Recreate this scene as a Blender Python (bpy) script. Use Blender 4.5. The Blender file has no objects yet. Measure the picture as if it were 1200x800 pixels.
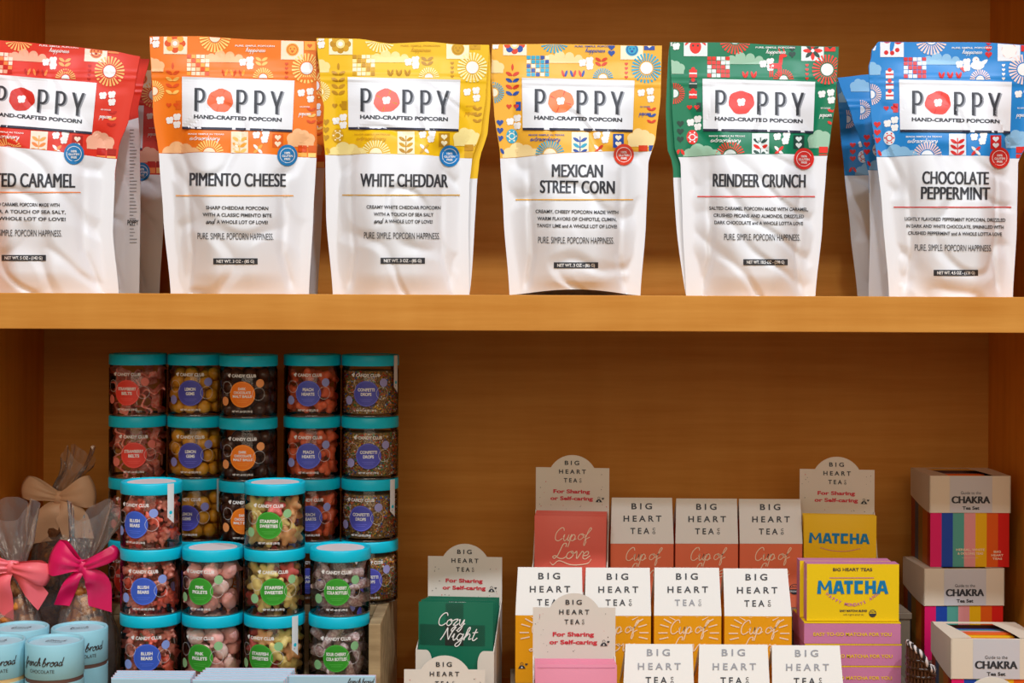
import bpy, bmesh, math, random
import numpy as np
from mathutils import Vector, Matrix, noise

# ------------------------------------------------------------------ camera, world, lights
SC = bpy.context.scene
COL = SC.collection
PX0, PY0, FPX, CAMY, CAMZ, ROLL = 600.0, 343.5, 1800.0, -1.8, 0.002, math.radians(0.24)
cam_d = bpy.data.cameras.new('camera')
cam_d.sensor_width = 36.0
cam_d.lens = FPX / 1200.0 * 36.0
cam_d.shift_y = (PY0 - 400.0) / 1200.0
cam_d.clip_start = 0.05
cam_d.clip_end = 50
cam = bpy.data.objects.new('camera', cam_d)
COL.objects.link(cam)
cam.matrix_world = Matrix.Translation((0, CAMY, CAMZ)) @ Matrix.Rotation(math.pi / 2, 4, 'X') @ Matrix.Rotation(ROLL, 4, 'Z')
SC.camera = cam

world = bpy.data.worlds.new('world')
SC.world = world
world.use_nodes = True
world.node_tree.nodes['Background'].inputs[0].default_value = (1.0, 0.82, 0.63, 1)
world.node_tree.nodes['Background'].inputs[1].default_value = 0.24

def spot(name, loc, target, watts, size, blend, radius, col):
    d = bpy.data.lights.new(name, 'SPOT')
    d.energy = watts
    d.spot_size = math.radians(size)
    d.spot_blend = blend
    d.shadow_soft_size = radius
    d.color = col
    o = bpy.data.objects.new(name, d)
    COL.objects.link(o)
    o.location = loc
    o.rotation_euler = (Vector(target) - Vector(loc)).to_track_quat('-Z', 'Y').to_euler()
    return o

WARM = (0.925, 1.0, 1.11)
spot('ceiling_spotlight', (-0.80, -1.30, 1.90), (-0.35, 0.05, -0.05), 50, 60, 0.6, 0.035, WARM)
spot('ceiling_spotlight', (0.10, -1.30, 1.90), (0.10, 0.05, -0.05), 50, 60, 0.6, 0.035, WARM)
spot('ceiling_spotlight', (1.10, -1.25, 1.85), (0.05, 0.05, -0.05), 88, 66, 0.6, 0.035, WARM)
spot('ceiling_spotlight', (-1.2, -2.5, 2.4), (-0.2, 0.1, -0.25), 42, 50, 0.6, 0.06, WARM)
spot('ceiling_spotlight', (0.9, -2.5, 2.4), (0.2, 0.1, -0.25), 34, 50, 0.6, 0.06, WARM)
# added wide warm fill lamp behind the camera, brightens the upright faces
ad = bpy.data.lights.new('front_fill_light', 'AREA'); ad.shape = 'RECTANGLE'; ad.size = 3.2; ad.size_y = 1.6; ad.energy = 40; ad.color = (1.0, 0.83, 0.63)
ao = bpy.data.objects.new('front_fill_light', ad); COL.objects.link(ao); ao.location = (0, -3.6, 1.15)
ao.rotation_euler = (Vector((0, 0, -0.1)) - ao.location).to_track_quat('-Z', 'Y').to_euler()

vs = SC.view_settings
vs.view_transform = 'Standard'
vs.look = 'None'
vs.exposure = 0.0
vs.gamma = 1.0
vs.use_curve_mapping = False
SC.cycles.transparent_max_bounces = 32
SC.cycles.max_bounces = 10

# ------------------------------------------------------------------ helpers
CR, SR = math.cos(ROLL), math.sin(ROLL)
CAMP = Vector((0, CAMY, CAMZ))

def ray(a, b):
    dx, dy = a - PX0, b - PY0
    return Vector(((dx * CR + dy * SR) / FPX, 1.0, -(-dx * SR + dy * CR) / FPX))

def unproj(a, b, Y):
    """where the sight line of a point of the photograph meets the vertical plane at depth Y"""
    return CAMP + ray(a, b) * (Y - CAMY)

def wx(a, Y, b=343.5): return unproj(a, b, Y).x
def wz(b, Y, a=600): return unproj(a, b, Y).z

def lin(c):
    out = []
    for v in c[:3]:
        v = v / 255.0
        out.append(v / 12.92 if v <= 0.04045 else ((v + 0.055) / 1.055) ** 2.4)
    return tuple(out) + (1.0,)

MATS = {}
def mat(name, rgb, rough=0.5, spec=0.4, metal=0.0, bump=None, sss=0.0, mottle=None):
    """procedural principled material; rgb in 0-255 sRGB"""
    if name in MATS: return MATS[name]
    m = bpy.data.materials.new(name)
    m.use_nodes = True
    nt = m.node_tree
    p = nt.nodes['Principled BSDF']
    p.inputs['Base Color'].default_value = lin(rgb)
    p.inputs['Roughness'].default_value = rough
    p.inputs['Specular IOR Level'].default_value = spec
    p.inputs['Metallic'].default_value = metal
    if sss:
        p.inputs['Subsurface Weight'].default_value = sss
        p.inputs['Subsurface Radius'].default_value = (0.006, 0.003, 0.002)
    if mottle:
        rgb2, scale = mottle
        tc = nt.nodes.new('ShaderNodeTexCoord')
        n = nt.nodes.new('ShaderNodeTexNoise')
        n.inputs['Scale'].default_value = scale
        n.inputs['Detail'].default_value = 4
        mx = nt.nodes.new('ShaderNodeMix'); mx.data_type = 'RGBA'
        rmp = nt.nodes.new('ShaderNodeMapRange')
        rmp.inputs[1].default_value = 0.38; rmp.inputs[2].default_value = 0.62
        nt.links.new(tc.outputs['Object'], n.inputs['Vector'])
        nt.links.new(n.outputs[0], rmp.inputs[0])
        nt.links.new(rmp.outputs[0], mx.inputs[0])
        mx.inputs[6].default_value = lin(rgb); mx.inputs[7].default_value = lin(rgb2)
        nt.links.new(mx.outputs[2], p.inputs['Base Color'])
    if bump:
        scale, strength, dist = bump
        tc = nt.nodes.new('ShaderNodeTexCoord')
        n = nt.nodes.new('ShaderNodeTexNoise')
        n.inputs['Scale'].default_value = scale
        n.inputs['Detail'].default_value = 3
        b = nt.nodes.new('ShaderNodeBump')
        b.inputs['Strength'].default_value = strength
        b.inputs['Distance'].default_value = dist
        nt.links.new(tc.outputs['Object'], n.inputs['Vector'])
        nt.links.new(n.outputs[0], b.inputs['Height'])
        nt.links.new(b.outputs[0], p.inputs['Normal'])
    MATS[name] = m
    return m

def wood_mat(name, rgb_a, rgb_b, stretch, rough=0.38, spec=0.35, cross=True):
    m = bpy.data.materials.new(name); m.use_nodes = True
    nt = m.node_tree; p = nt.nodes['Principled BSDF']
    tc = nt.nodes.new('ShaderNodeTexCoord')
    mp = nt.nodes.new('ShaderNodeMapping'); mp.inputs['Scale'].default_value = stretch
    n1 = nt.nodes.new('ShaderNodeTexNoise'); n1.inputs['Scale'].default_value = 1.0; n1.inputs['Detail'].default_value = 8; n1.inputs['Roughness'].default_value = 0.65
    mp2 = nt.nodes.new('ShaderNodeMapping'); mp2.inputs['Scale'].default_value = (stretch[2] * 0.35, 30, stretch[0] * 1.2)
    n2 = nt.nodes.new('ShaderNodeTexNoise'); n2.inputs['Scale'].default_value = 1.0; n2.inputs['Detail'].default_value = 3
    nt.links.new(tc.outputs['Object'], mp.inputs[0]); nt.links.new(mp.outputs[0], n1.inputs['Vector'])
    nt.links.new(tc.outputs['Object'], mp2.inputs[0]); nt.links.new(mp2.outputs[0], n2.inputs['Vector'])
    mth = nt.nodes.new('ShaderNodeMath'); mth.operation = 'MULTIPLY_ADD'; mth.inputs[1].default_value = 0.35 if cross else 0.0
    nt.links.new(n2.outputs[0], mth.inputs[0]); nt.links.new(n1.outputs[0], mth.inputs[2])
    r = nt.nodes.new('ShaderNodeValToRGB')
    r.color_ramp.elements[0].position = 0.42; r.color_ramp.elements[0].color = lin(rgb_b)
    r.color_ramp.elements[1].position = 0.88; r.color_ramp.elements[1].color = lin(rgb_a)
    nt.links.new(mth.outputs[0], r.inputs[0]); nt.links.new(r.outputs[0], p.inputs['Base Color'])
    p.inputs['Roughness'].default_value = rough; p.inputs['Specular IOR Level'].default_value = spec
    MATS[name] = m
    return m

def clear_mat(name, tint, gloss=0.05, base=0.03, ior=1.4, bump=None, milk=0.0):
    """thin clear plastic: mostly transparent, a fresnel share mirrors"""
    m = bpy.data.materials.new(name); m.use_nodes = True
    nt = m.node_tree
    for n in list(nt.nodes):
        if n.type == 'BSDF_PRINCIPLED': nt.nodes.remove(n)
    out = [n for n in nt.nodes if n.type == 'OUTPUT_MATERIAL'][0]
    tr = nt.nodes.new('ShaderNodeBsdfTransparent'); tr.inputs[0].default_value = tint + (1,)
    gl = nt.nodes.new('ShaderNodeBsdfGlossy'); gl.inputs['Roughness'].default_value = gloss
    fr = nt.nodes.new('ShaderNodeFresnel'); fr.inputs[0].default_value = ior
    ad = nt.nodes.new('ShaderNodeMath'); ad.operation = 'ADD'; ad.inputs[1].default_value = base
    mx = nt.nodes.new('ShaderNodeMixShader')
    nt.links.new(fr.outputs[0], ad.inputs[0]); nt.links.new(ad.outputs[0], mx.inputs[0])
    nt.links.new(tr.outputs[0], mx.inputs[1]); nt.links.new(gl.outputs[0], mx.inputs[2])
    nt.links.new(mx.outputs[0], out.inputs[0])
    if milk:   # a little haze in the film
        df = nt.nodes.new('ShaderNodeBsdfDiffuse'); df.inputs[0].default_value = (.9, .9, .9, 1)
        m2 = nt.nodes.new('ShaderNodeMixShader'); m2.inputs[0].default_value = milk
        nt.links.new(mx.outputs[0], m2.inputs[1]); nt.links.new(df.outputs[0], m2.inputs[2]); nt.links.new(m2.outputs[0], out.inputs[0])
    if bump:
        tc = nt.nodes.new('ShaderNodeTexCoord'); n = nt.nodes.new('ShaderNodeTexNoise'); n.inputs['Scale'].default_value = bump[0]
        b = nt.nodes.new('ShaderNodeBump'); b.inputs['Strength'].default_value = bump[1]; b.inputs['Distance'].default_value = bump[2]
        nt.links.new(tc.outputs['Object'], n.inputs['Vector']); nt.links.new(n.outputs[0], b.inputs['Height'])
        nt.links.new(b.outputs[0], gl.inputs['Normal']); nt.links.new(b.outputs[0], fr.inputs['Normal'])
    MATS[name] = m
    return m

class MB:
    """collects faces, then links them as ONE mesh object"""
    def __init__(self): self.v = []; self.f = []; self.m = []; self.s = []; self.mats = []
    def mi(self, m):
        if m not in self.mats: self.mats.append(m)
        return self.mats.index(m)
    def face(self, pts, m, smooth=False):
        b = len(self.v); self.v.extend(Vector(p) for p in pts)
        self.f.append(list(range(b, b + len(pts)))); self.m.append(self.mi(m)); self.s.append(smooth)
    def raw(self, pts, faces, m, smooth=False):
        b = len(self.v); self.v.extend(Vector(p) for p in pts); k = self.mi(m)
        for f in faces:
            self.f.append([b + i for i in f]); self.m.append(k); self.s.append(smooth)
    def grid(self, rows, m, smooth=True, close=False, mfun=None):
        b = len(self.v); nr = len(rows); nc = len(rows[0])
        for r in rows: self.v.extend(Vector(p) for p in r)
        for i in range(nr - 1):
            for j in range(nc if close else nc - 1):
                j2 = (j + 1) % nc
                self.f.append([b + i * nc + j, b + i * nc + j2, b + (i + 1) * nc + j2, b + (i + 1) * nc + j])
                self.m.append(self.mi(mfun(i, j) if mfun else m)); self.s.append(smooth)
    def box(self, lo, hi, m, bev=0.0):
        x0, y0, z0 = lo; x1, y1, z1 = hi
        if bev <= 0:
            p = [(x0,y0,z0),(x1,y0,z0),(x1,y1,z0),(x0,y1,z0),(x0,y0,z1),(x1,y0,z1),(x1,y1,z1),(x0,y1,z1)]
            self.raw(p, [(0,3,2,1),(4,5,6,7),(0,1,5,4),(1,2,6,5),(2,3,7,6),(3,0,4,7)], m)
            return
        bm = bmesh.new()
        bmesh.ops.create_cube(bm, size=1)
        for v in bm.verts:
            v.co = Vector(((x0+x1)/2 + v.co.x*(x1-x0), (y0+y1)/2 + v.co.y*(y1-y0), (z0+z1)/2 + v.co.z*(z1-z0)))
        bmesh.ops.bevel(bm, geom=bm.edges[:], offset=bev, segments=2, affect='EDGES', profile=0.5)
        self.bm(bm, m, False)
    def bm(self, bm, m, smooth=True, mtx=None):
        bm.verts.index_update()
        self.raw([(mtx @ v.co) if mtx else v.co.copy() for v in bm.verts], [[v.index for v in f.verts] for f in bm.faces], m, smooth)
        bm.free()
    def lathe(self, prof, m, n=32, c=(0, 0, 0), smooth=True, cap0=True, cap1=True):
        rows = [[(c[0] + r * math.cos(2*math.pi*j/n), c[1] + r * math.sin(2*math.pi*j/n), c[2] + z) for j in range(n)] for r, z in prof]
        self.grid(rows, m, smooth, close=True)
        if cap0: self.face(rows[0][::-1], m)
        if cap1: self.face(rows[-1], m)
    def tube(self, pts, r, m, n=8, taper=None, caps=True):
        pts = [Vector(p) for p in pts]; rows = []
        up = Vector((0, 0, 1))
        for i, p in enumerate(pts):
            d = (pts[min(i+1, len(pts)-1)] - pts[max(i-1, 0)]).normalized()
            a = d.cross(up)
            if a.length < 1e-3: a = d.cross(Vector((1, 0, 0)))
            a.normalize(); b = d.cross(a)
            rr = r if taper is None else r * taper(i / (len(pts)-1))
            rows.append([p + a * (rr * math.cos(2*math.pi*j/n)) + b * (rr * math.sin(2*math.pi*j/n)) for j in range(n)])
        self.grid(rows, m, True, close=True)
        if caps: self.face(rows[0][::-1], m); self.face(rows[-1], m)
    def mesh(self, name):
        me = bpy.data.meshes.new(name)
        me.from_pydata([tuple(v) for v in self.v], [], self.f)
        for m in self.mats: me.materials.append(m)
        me.polygons.foreach_set('material_index', self.m)
        me.polygons.foreach_set('use_smooth', self.s)
        me.update()
        return me
    def build(self, name, parent=None, weld=False):
        me = self.mesh(name)
        if weld:
            bm = bmesh.new(); bm.from_mesh(me); bmesh.ops.remove_doubles(bm, verts=bm.verts[:], dist=1e-6)
            bmesh.ops.recalc_face_normals(bm, faces=bm.faces[:]); bm.to_mesh(me); bm.free()
        return obj(name, me, parent)

def obj(name, me, parent=None):
    o = bpy.data.objects.new(name, me); COL.objects.link(o)
    if parent: o.parent = parent
    return o

def thing(name, label, cat, loc=(0, 0, 0), rot=(0, 0, 0), group=None):
    o = bpy.data.objects.new(name, None); COL.objects.link(o)
    o.location = loc; o.rotation_euler = rot; o.empty_display_size = 0.02
    return tag(o, label, cat, group)

def tag(o, label, cat, group=None):
    o['label'] = label; o['category'] = cat
    if group: o['group'] = group
    return o

def struct(name, mb):
    o = mb.build(name); o['kind'] = 'structure'; return o

# ------------------------------------------------------------------ lettering
_TXT = {}
def text2d(body, bold=0.0):
    """flat letters as triangles: capital height 1, centred on x, baseline y = 0"""
    key = (body, bold)
    if key in _TXT: return _TXT[key]
    def raw(s):
        cu = bpy.data.curves.new('lettering', 'FONT'); cu.body = s; cu.resolution_u = 5; cu.offset = bold
        o = bpy.data.objects.new('lettering', cu)
        me = o.to_mesh()
        v = [(p.co.x, p.co.y) for p in me.vertices]; f = [tuple(p.vertices) for p in me.polygons]
        o.to_mesh_clear(); bpy.data.objects.remove(o); bpy.data.curves.remove(cu)
        return v, f
    hv, _ = raw('H'); cap = max(p[1] for p in hv) - min(p[1] for p in hv); base = min(p[1] for p in hv)
    v, f = raw(body)
    x0 = min(p[0] for p in v); x1 = max(p[0] for p in v)
    v = [((p[0] - (x0 + x1) / 2) / cap, (p[1] - base) / cap) for p in v]
    _TXT[key] = (v, f, (x1 - x0) / cap)
    return _TXT[key]

GLYPH = {
 'C': ([[(1.25,1.55),(1.05,1.95),(.65,1.95),(.2,1.45),(.05,.8),(.25,.15),(.75,0),(1.3,.4)]], 1.35),
 'u': ([[(0,.6),(.15,1),(.15,.35),(.4,0),(.75,.4),(.85,1),(.82,.25),(1.0,.03),(1.2,.4)]], 1.1),
 'p': ([[(0,.4),(.22,1),(.08,-.95)],[(.15,.5),(.5,1),(.85,.65),(.65,.08),(.25,.1)],[(.65,.08),(1.1,.4)]], 1.05),
 'o': ([[(.55,1),(.15,.75),(.12,.2),(.5,0),(.85,.4),(.75,.9),(.55,1),(.6,.75),(1.1,.8)]], 1.0),
 'f': ([[(0,.3),(.5,1.2),(.75,1.8),(.55,2.0),(.35,1.3),(.25,-.6),(.4,-.95),(.5,-.4),(.4,.1),(.9,.45)]], .9),
 'L': ([[(1.15,1.55),(1.1,2.0),(.75,1.9),(.6,1.2),(.45,.4),(.15,.0),(-.1,.2),(.2,.35),(.7,.05),(1.2,0),(1.6,.3)]], 1.5),
 'v': ([[(0,.7),(.2,1),(.45,.02),(.85,1),(1.1,.8)]], 1.0),
 'e': ([[(.1,.42),(.6,.5),(.7,.85),(.45,1),(.12,.6),(.2,.12),(.55,0),(1.0,.45)]], .9),
 'z': ([[(.05,.85),(.4,1),(.75,.95),(.2,.1),(.5,.1),(.6,-.4),(.3,-.9),(.15,-.55),(1,.35)]], .95),
 'y': ([[(0,.8),(.15,1),(.2,.3),(.5,.1),(.85,1),(.75,-.3),(.4,-.95),(.2,-.6),(1.1,.4)]], 1.0),
 'N': ([[(-.1,0),(.15,.7),(.4,1.9)],[(.4,1.9),(.6,1.0),(.95,.05)],[(.95,.05),(1.15,1.2),(1.5,2.0)]], 1.35),
 'i': ([[(0,.4),(.2,1),(.2,.25),(.4,0),(.7,.4)],[(.3,1.45),(.36,1.55)]], .6),
 'g': ([[(.75,.85),(.3,.98),(.08,.4),(.4,0),(.75,.5),(.8,1),(.75,-.45),(.4,-.95),(.15,-.6),(1.1,.4)]], 1.0),
 'h': ([[(0,.3),(.45,1.5),(.4,2.0),(.2,1.6),(.1,0)],[(.12,.4),(.5,1),(.72,.75),(.7,.15),(1.05,.3)]], 1.0),
 't': ([[(.35,1.75),(.2,.25),(.45,0),(.8,.4)],[(-.05,1.15),(.65,1.25)]], .75),
 'r': ([[(0,.4),(.2,1.0),(.2,.05)],[(.2,.5),(.5,1),(.8,.85)]], .8),
 'n': ([[(.02,.8),(.12,1),(.1,0)],[(.12,.5),(.5,1),(.72,.7),(.7,.12),(1,.3)]], 1.0),
 'c': ([[(.8,.8),(.45,1),(.1,.5),(.45,0),(.95,.4)]], .9),
 'b': ([[(0,.4),(.4,1.6),(.35,2.0),(.15,1.5),(.12,.15),(.5,0),(.8,.5),(.5,.95),(.2,.6)],[(.8,.5),(1.05,.6)]], 1.0),
 'a': ([[(.75,.9),(.3,1),(.1,.4),(.4,0),(.75,.8),(.78,.15),(1.05,.3)]], 1.0),
 'd': ([[(.75,.6),(.35,.95),(.1,.4),(.4,0),(.75,.5),(.85,2.0),(.78,.12),(1.05,.3)]], 1.0),
 's': ([[(0,.3),(.4,1),(.6,.3),(.3,0),(.1,.15)],[(.6,.3),(.85,.4)]], .8),
 'x': ([[(.05,1),(.5,.4),(.9,.05)],[(.85,1),(.05,0)]], .95),
}
def catmull(pts, n=5):
    if len(pts) < 3: return [Vector(p) for p in pts]
    P = [Vector(p) for p in pts]; P = [P[0]*2 - P[1]] + P + [P[-1]*2 - P[-2]]
    out = []
    for i in range(1, len(P) - 2):
        a, b, c, d = P[i-1], P[i], P[i+1], P[i+2]
        for k in range(n):
            t = k / n
            out.append(0.5 * ((2*b) + (c - a)*t + (2*a - 5*b + 4*c - d)*t*t + (3*b - a - 3*c + d)*t**3))
    out.append(P[-2]); return out

def script_strokes(word, shear=0.28):
    x = 0; out = []
    for ch in word:
        if ch == ' ': x += .6; continue
        st, adv = GLYPH[ch]
        for s in st: out.append([(p.x + x + shear * p.y, p.y) for p in catmull(s)])
        x += adv
    return out, x

class Gfx:
    """flat print laid on a surface: fn(a, b, off) gives the point of the surface under print coordinate (a, b)"""
    def __init__(self, fn, eps=0.0004, step=0.00006, seg=8.0, ydown=True):
        self.fn = fn; self.eps = eps; self.step = step; self.seg = seg; self.mb = MB(); self.yd = -1 if ydown else 1
        self.T = lambda a, b: (a, b); self.n = 0
    def sub(self):
        g = Gfx(self.fn, self.eps, self.step, self.seg); g.yd = self.yd; g.T = self.T; return g
    def P(self, a, b, layer):
        a, b = self.T(a, b)
        return self.fn(a, b, self.eps + self.step * layer + 4e-6 * (self.n % 12))
    def poly(self, pts, m, layer=2):
        self.n += 1
        dn = []
        for i, p in enumerate(pts):
            q = pts[(i+1) % len(pts)]; k = max(1, int(math.ceil(math.hypot(q[0]-p[0], q[1]-p[1]) / self.seg)))
            dn += [(p[0] + (q[0]-p[0])*j/k, p[1] + (q[1]-p[1])*j/k) for j in range(k)]
        pts = dn
        cx = sum(p[0] for p in pts) / len(pts); cy = sum(p[1] for p in pts) / len(pts)
        r = max(math.hypot(p[0]-cx, p[1]-cy) for p in pts); nr = max(1, int(math.ceil(r / self.seg)))
        if nr == 1 or len(pts) < 4:
            self.mb.face([self.P(p[0], p[1], layer) for p in pts], m); return
        rows = [[self.P(cx + (p[0]-cx)*k/nr, cy + (p[1]-cy)*k/nr, layer) for p in pts] for k in range(1, nr + 1)]
        self.mb.grid(rows, m, False, close=True); self.mb.face(rows[0], m)
    def quad(self, c, m, layer=1):
        """c: four corners TL TR BR BL, cut finely"""
        self.n += 1; (a0,b0),(a1,b1),(a2,b2),(a3,b3) = c
        n = max(1, int(max(math.hypot(a1-a0,b1-b0), math.hypot(a2-a3,b2-b3)) / self.seg)); k = max(1, int(max(math.hypot(a3-a0,b3-b0), math.hypot(a2-a1,b2-b1)) / self.seg))
        rows = []
        for j in range(k + 1):
            t = j / k; row = []
            for i in range(n + 1):
                s = i / n
                a = (a0*(1-s)+a1*s)*(1-t) + (a3*(1-s)+a2*s)*t; b = (b0*(1-s)+b1*s)*(1-t) + (b3*(1-s)+b2*s)*t
                row.append(self.P(a, b, layer))
            rows.append(row)
        self.mb.grid(rows, m, False)
    def rect(self, x0, y0, x1, y1, m, layer=1): self.quad([(x0,y0),(x1,y0),(x1,y1),(x0,y1)], m, layer)
    def disk(self, x, y, r, m, layer=2, ry=None, n=18, a0=0, a1=360):
        ry = ry or r; full = abs(a1 - a0) >= 360
        k = n if full else n + 1
        pts = [(x + r*math.cos(math.radians(a0 + (a1-a0)*i/n)), y + ry*math.sin(math.radians(a0 + (a1-a0)*i/n))) for i in range(k)]
        self.poly(pts, m, layer)
    def ring(self, x, y, r0, r1, m, layer=3, n=28):
        for i in range(n):
            t0, t1 = 2*math.pi*i/n, 2*math.pi*(i+1)/n
            self.mb.face([self.P(x + r*math.cos(t), y + r*math.sin(t), layer) for r, t in ((r0,t0),(r1,t0),(r1,t1),(r0,t1))], m)
    def rays(self, x, y, r0, r1, m, n=20, a0=0, a1=360, w=0.5, layer=2):
        for i in range(n):
            t = math.radians(a0 + (a1-a0)*(i + .5)/n); d = math.radians((a1-a0)/n) * w / 2
            self.mb.face([self.P(x + r*math.cos(q), y + r*math.sin(q), layer) for r, q in ((r0,t-d*1.0),(r1,t-d),(r1,t+d),(r0,t+d*1.0))], m)
    def heart(self, x, y, s, m, layer=2):
        pts = []
        for i in range(20):
            t = 2*math.pi*i/20
            pts.append((x + s*16*math.sin(t)**3/17, y + self.yd*s*(13*math.cos(t)-5*math.cos(2*t)-2*math.cos(3*t)-math.cos(4*t))/17))
        self.poly(pts, m, layer)
    def leaf(self, x, y, l, w, ang, m, layer=2):
        c, s = math.cos(math.radians(ang)), math.sin(math.radians(ang)); pts = []
        for i in range(12):
            t = 2*math.pi*i/12; u = l/2*math.cos(t); v = w/2*math.sin(t)*abs(math.sin(t))**.4
            pts.append((x + u*c - v*s, y + (u*s + v*c)))
        self.poly(pts, m, layer)
    def popcorn(self, x, y, r, m, layer=2):
        for dx, dy, k in ((-.45,-.3,.6),(.4,-.4,.62),(-.05,.1,.6),(.35,.35,.5),(-.35,.45,.5)): self.disk(x+dx*r, y+dy*r, r*k, m, layer, n=9)
    def cloud(self, x, y, w, h, m, layer=1):
        self.poly([(x-w*.5,y+h*.5),(x-w*.52,y+h*.2),(x-w*.4,y),(x+w*.4,y),(x+w*.52,y+h*.2),(x+w*.5,y+h*.5)], m, layer)
        for dx, dy, r in ((-.33,.1,.3),(-.12,-.12,.36),(.12,-.05,.32),(.34,.12,.28)): self.disk(x+dx*w, y+dy*h, min(r*h*1.3, w*.22), m, layer, n=14)
    def text(self, body, x, y, cap, m, width=None, bold=0.02, layer=4, ang=0.0, shear=0.0):
        """x, y: middle of the baseline; cap: capital height"""
        self.n += 1; v, f, w = text2d(body, bold)
        sx = (width / w) if width else cap
        c, s = math.cos(math.radians(ang)), math.sin(math.radians(ang))
        flat = []
        for p in v:
            u, q = p[0]*sx + shear*p[1]*cap, p[1]*cap*self.yd
            flat.append((x + u*c - q*s, y + u*s + q*c))
        tris = [(t[0], t[k], t[k+1]) for t in f for k in range(1, len(t) - 1)]
        out = []; mids = {}; lim = self.seg * .75
        while tris:
            t = tris.pop()
            L = [math.dist(flat[t[k]], flat[t[(k+1) % 3]]) for k in range(3)]
            k = L.index(max(L))
            if L[k] <= lim: out.append(t); continue
            a, b, d = t[k], t[(k+1) % 3], t[(k+2) % 3]; key = (min(a, b), max(a, b))
            if key not in mids:
                mids[key] = len(flat); flat.append(((flat[a][0]+flat[b][0])/2, (flat[a][1]+flat[b][1])/2))
            e = mids[key]; tris += [(a, e, d), (e, b, d)]
        self.mb.raw([self.P(p[0], p[1], layer) for p in flat], out, m)
    def script(self, word, x, y, xh, m, width=None, pen=0.16, layer=4, ang=0.0):
        st, w = script_strokes(word); sx = (width / w) if width else xh
        c, s = math.cos(math.radians(ang)), math.sin(math.radians(ang))
        for line in st:
            line = [((p[0]-w/2)*sx, p[1]*xh*self.yd) for p in line]
            line = [(x + p[0]*c - p[1]*s, y + p[0]*s + p[1]*c) for p in line]
            L = []; R = []
            for i, p in enumerate(line):
                q0 = line[max(0,i-1)]; q1 = line[min(len(line)-1,i+1)]
                dx, dy = q1[0]-q0[0], q1[1]-q0[1]; d = math.hypot(dx, dy) or 1
                h = pen * xh / 2
                L.append(self.P(p[0]-dy/d*h, p[1]+dx/d*h, layer)); R.append(self.P(p[0]+dy/d*h, p[1]-dx/d*h, layer))
            self.n += 1; self.mb.grid([L, R], m, False)
    def build(self, name, parent): return self.mb.build(name, parent)

def plane_fn(M, point, normal):
    """print coordinates are points of the photograph; they land on the plane (point, normal) of the world, in the frame of matrix M"""
    Mi = M.inverted(); p0 = Vector(point); n = Vector(normal).normalized()
    def fn(a, b, off):
        r = ray(a, b); t = (p0 - CAMP).dot(n) / r.dot(n)
        return Mi @ (CAMP + r*t + n*off)
    return fn

def face_fn(origin, ux, uy, n):
    """print coordinates are metres on a flat face"""
    o, ux, uy, n = Vector(origin), Vector(ux), Vector(uy), Vector(n)
    return lambda a, b, off: o + ux*a + uy*b + n*off

# ------------------------------------------------------------------ materials
WOOD = wood_mat('maple veneer', (216, 150, 68), (194, 124, 44), (3, 60, 55), rough=0.55, spec=0.15)
WOODV = wood_mat('maple veneer upright', (232, 146, 46), (208, 122, 32), (14, 40, 2.2), rough=0.5, spec=0.2)
CRATE = wood_mat('weathered plank', (196, 170, 128), (128, 104, 72), (6, 50, 40), rough=0.7, spec=0.2)
RISER = mat('grey brown laminate', (118, 108, 92), 0.5)
WHITE_FILM = mat('white matte film', (232, 233, 236), 0.42, 0.4)
BLACK_INK = mat('charcoal ink', (52, 54, 60), 0.5)
GREY_INK = mat('grey ink', (150, 152, 158), 0.5)
WHITE_INK = mat('white ink', (242, 240, 236), 0.5)
NAVY_INK = mat('navy ink', (38, 40, 60), 0.5)
TEAL = mat('teal lid plastic', (0, 196, 224), 0.38, 0.4)
CLEAR = clear_mat('clear jar plastic', (0.985, 0.985, 0.98), 0.04, 0.012, 1.3)
FILM = clear_mat('crinkled cellophane', (0.95, 0.95, 0.95), 0.14, 0.05, 1.42, bump=(55, 0.8, 0.005), milk=0.07)

# ------------------------------------------------------------------ the setting: a wooden bay with one shelf
XL, XR, YB, ZT, ZF = -0.670, 0.683, 0.40, 0.485, -0.549
def slab(name, lo, hi, m, bev=0.0):
    mb = MB(); mb.box(lo, hi, m, bev); return struct(name, mb)
slab('wall_back', (XL - 0.02, YB, ZF - 0.03), (XR + 0.02, YB + 0.02, ZT + 0.03), WOOD)
slab('wall_left', (XL - 0.03, -0.02, ZF - 0.03), (XL, YB, ZT + 0.03), WOODV)
slab('wall_right', (XR, -0.02, ZF - 0.03), (XR + 0.03, YB, ZT + 0.03), WOODV)
slab('ceiling', (XL, 0.0, ZT), (XR, YB, ZT + 0.03), WOOD)
slab('floor', (XL, -0.16, ZF - 0.03), (XR, YB, ZF), WOOD)
sh = thing('shelf', 'thick pale maple shelf carrying the row of popcorn pouches', 'shelf', (0, 0, -0.0415))
mb = MB(); mb.box((XL + .0005, 0.004, 0.0), (XR - .0005, YB - .0005, 0.0415), WOOD, 0.0006); mb.build('board', sh)
mb = MB(); mb.box((XL + .0005, 0.0, -0.0005), (XR - .0005, 0.0039, 0.0415), WOOD, 0.0008); mb.build('edge_band', sh)

# ------------------------------------------------------------------ popcorn pouches on the shelf
def smooth(a, b, x):
    t = max(0.0, min(1.0, (x - a) / (b - a))); return t*t*(3 - 2*t)

def interp(x, xs, ys):
    """cosine-eased interpolation through knots (xs ascending)"""
    if x <= xs[0]: return ys[0]
    if x >= xs[-1]: return ys[-1]
    for i in range(len(xs) - 1):
        if x <= xs[i+1]:
            t = (x - xs[i]) / (xs[i+1] - xs[i]); t = 0.5*t + 0.5*(t*t*(3-2*t))
            return ys[i] + (ys[i+1] - ys[i]) * t

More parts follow.
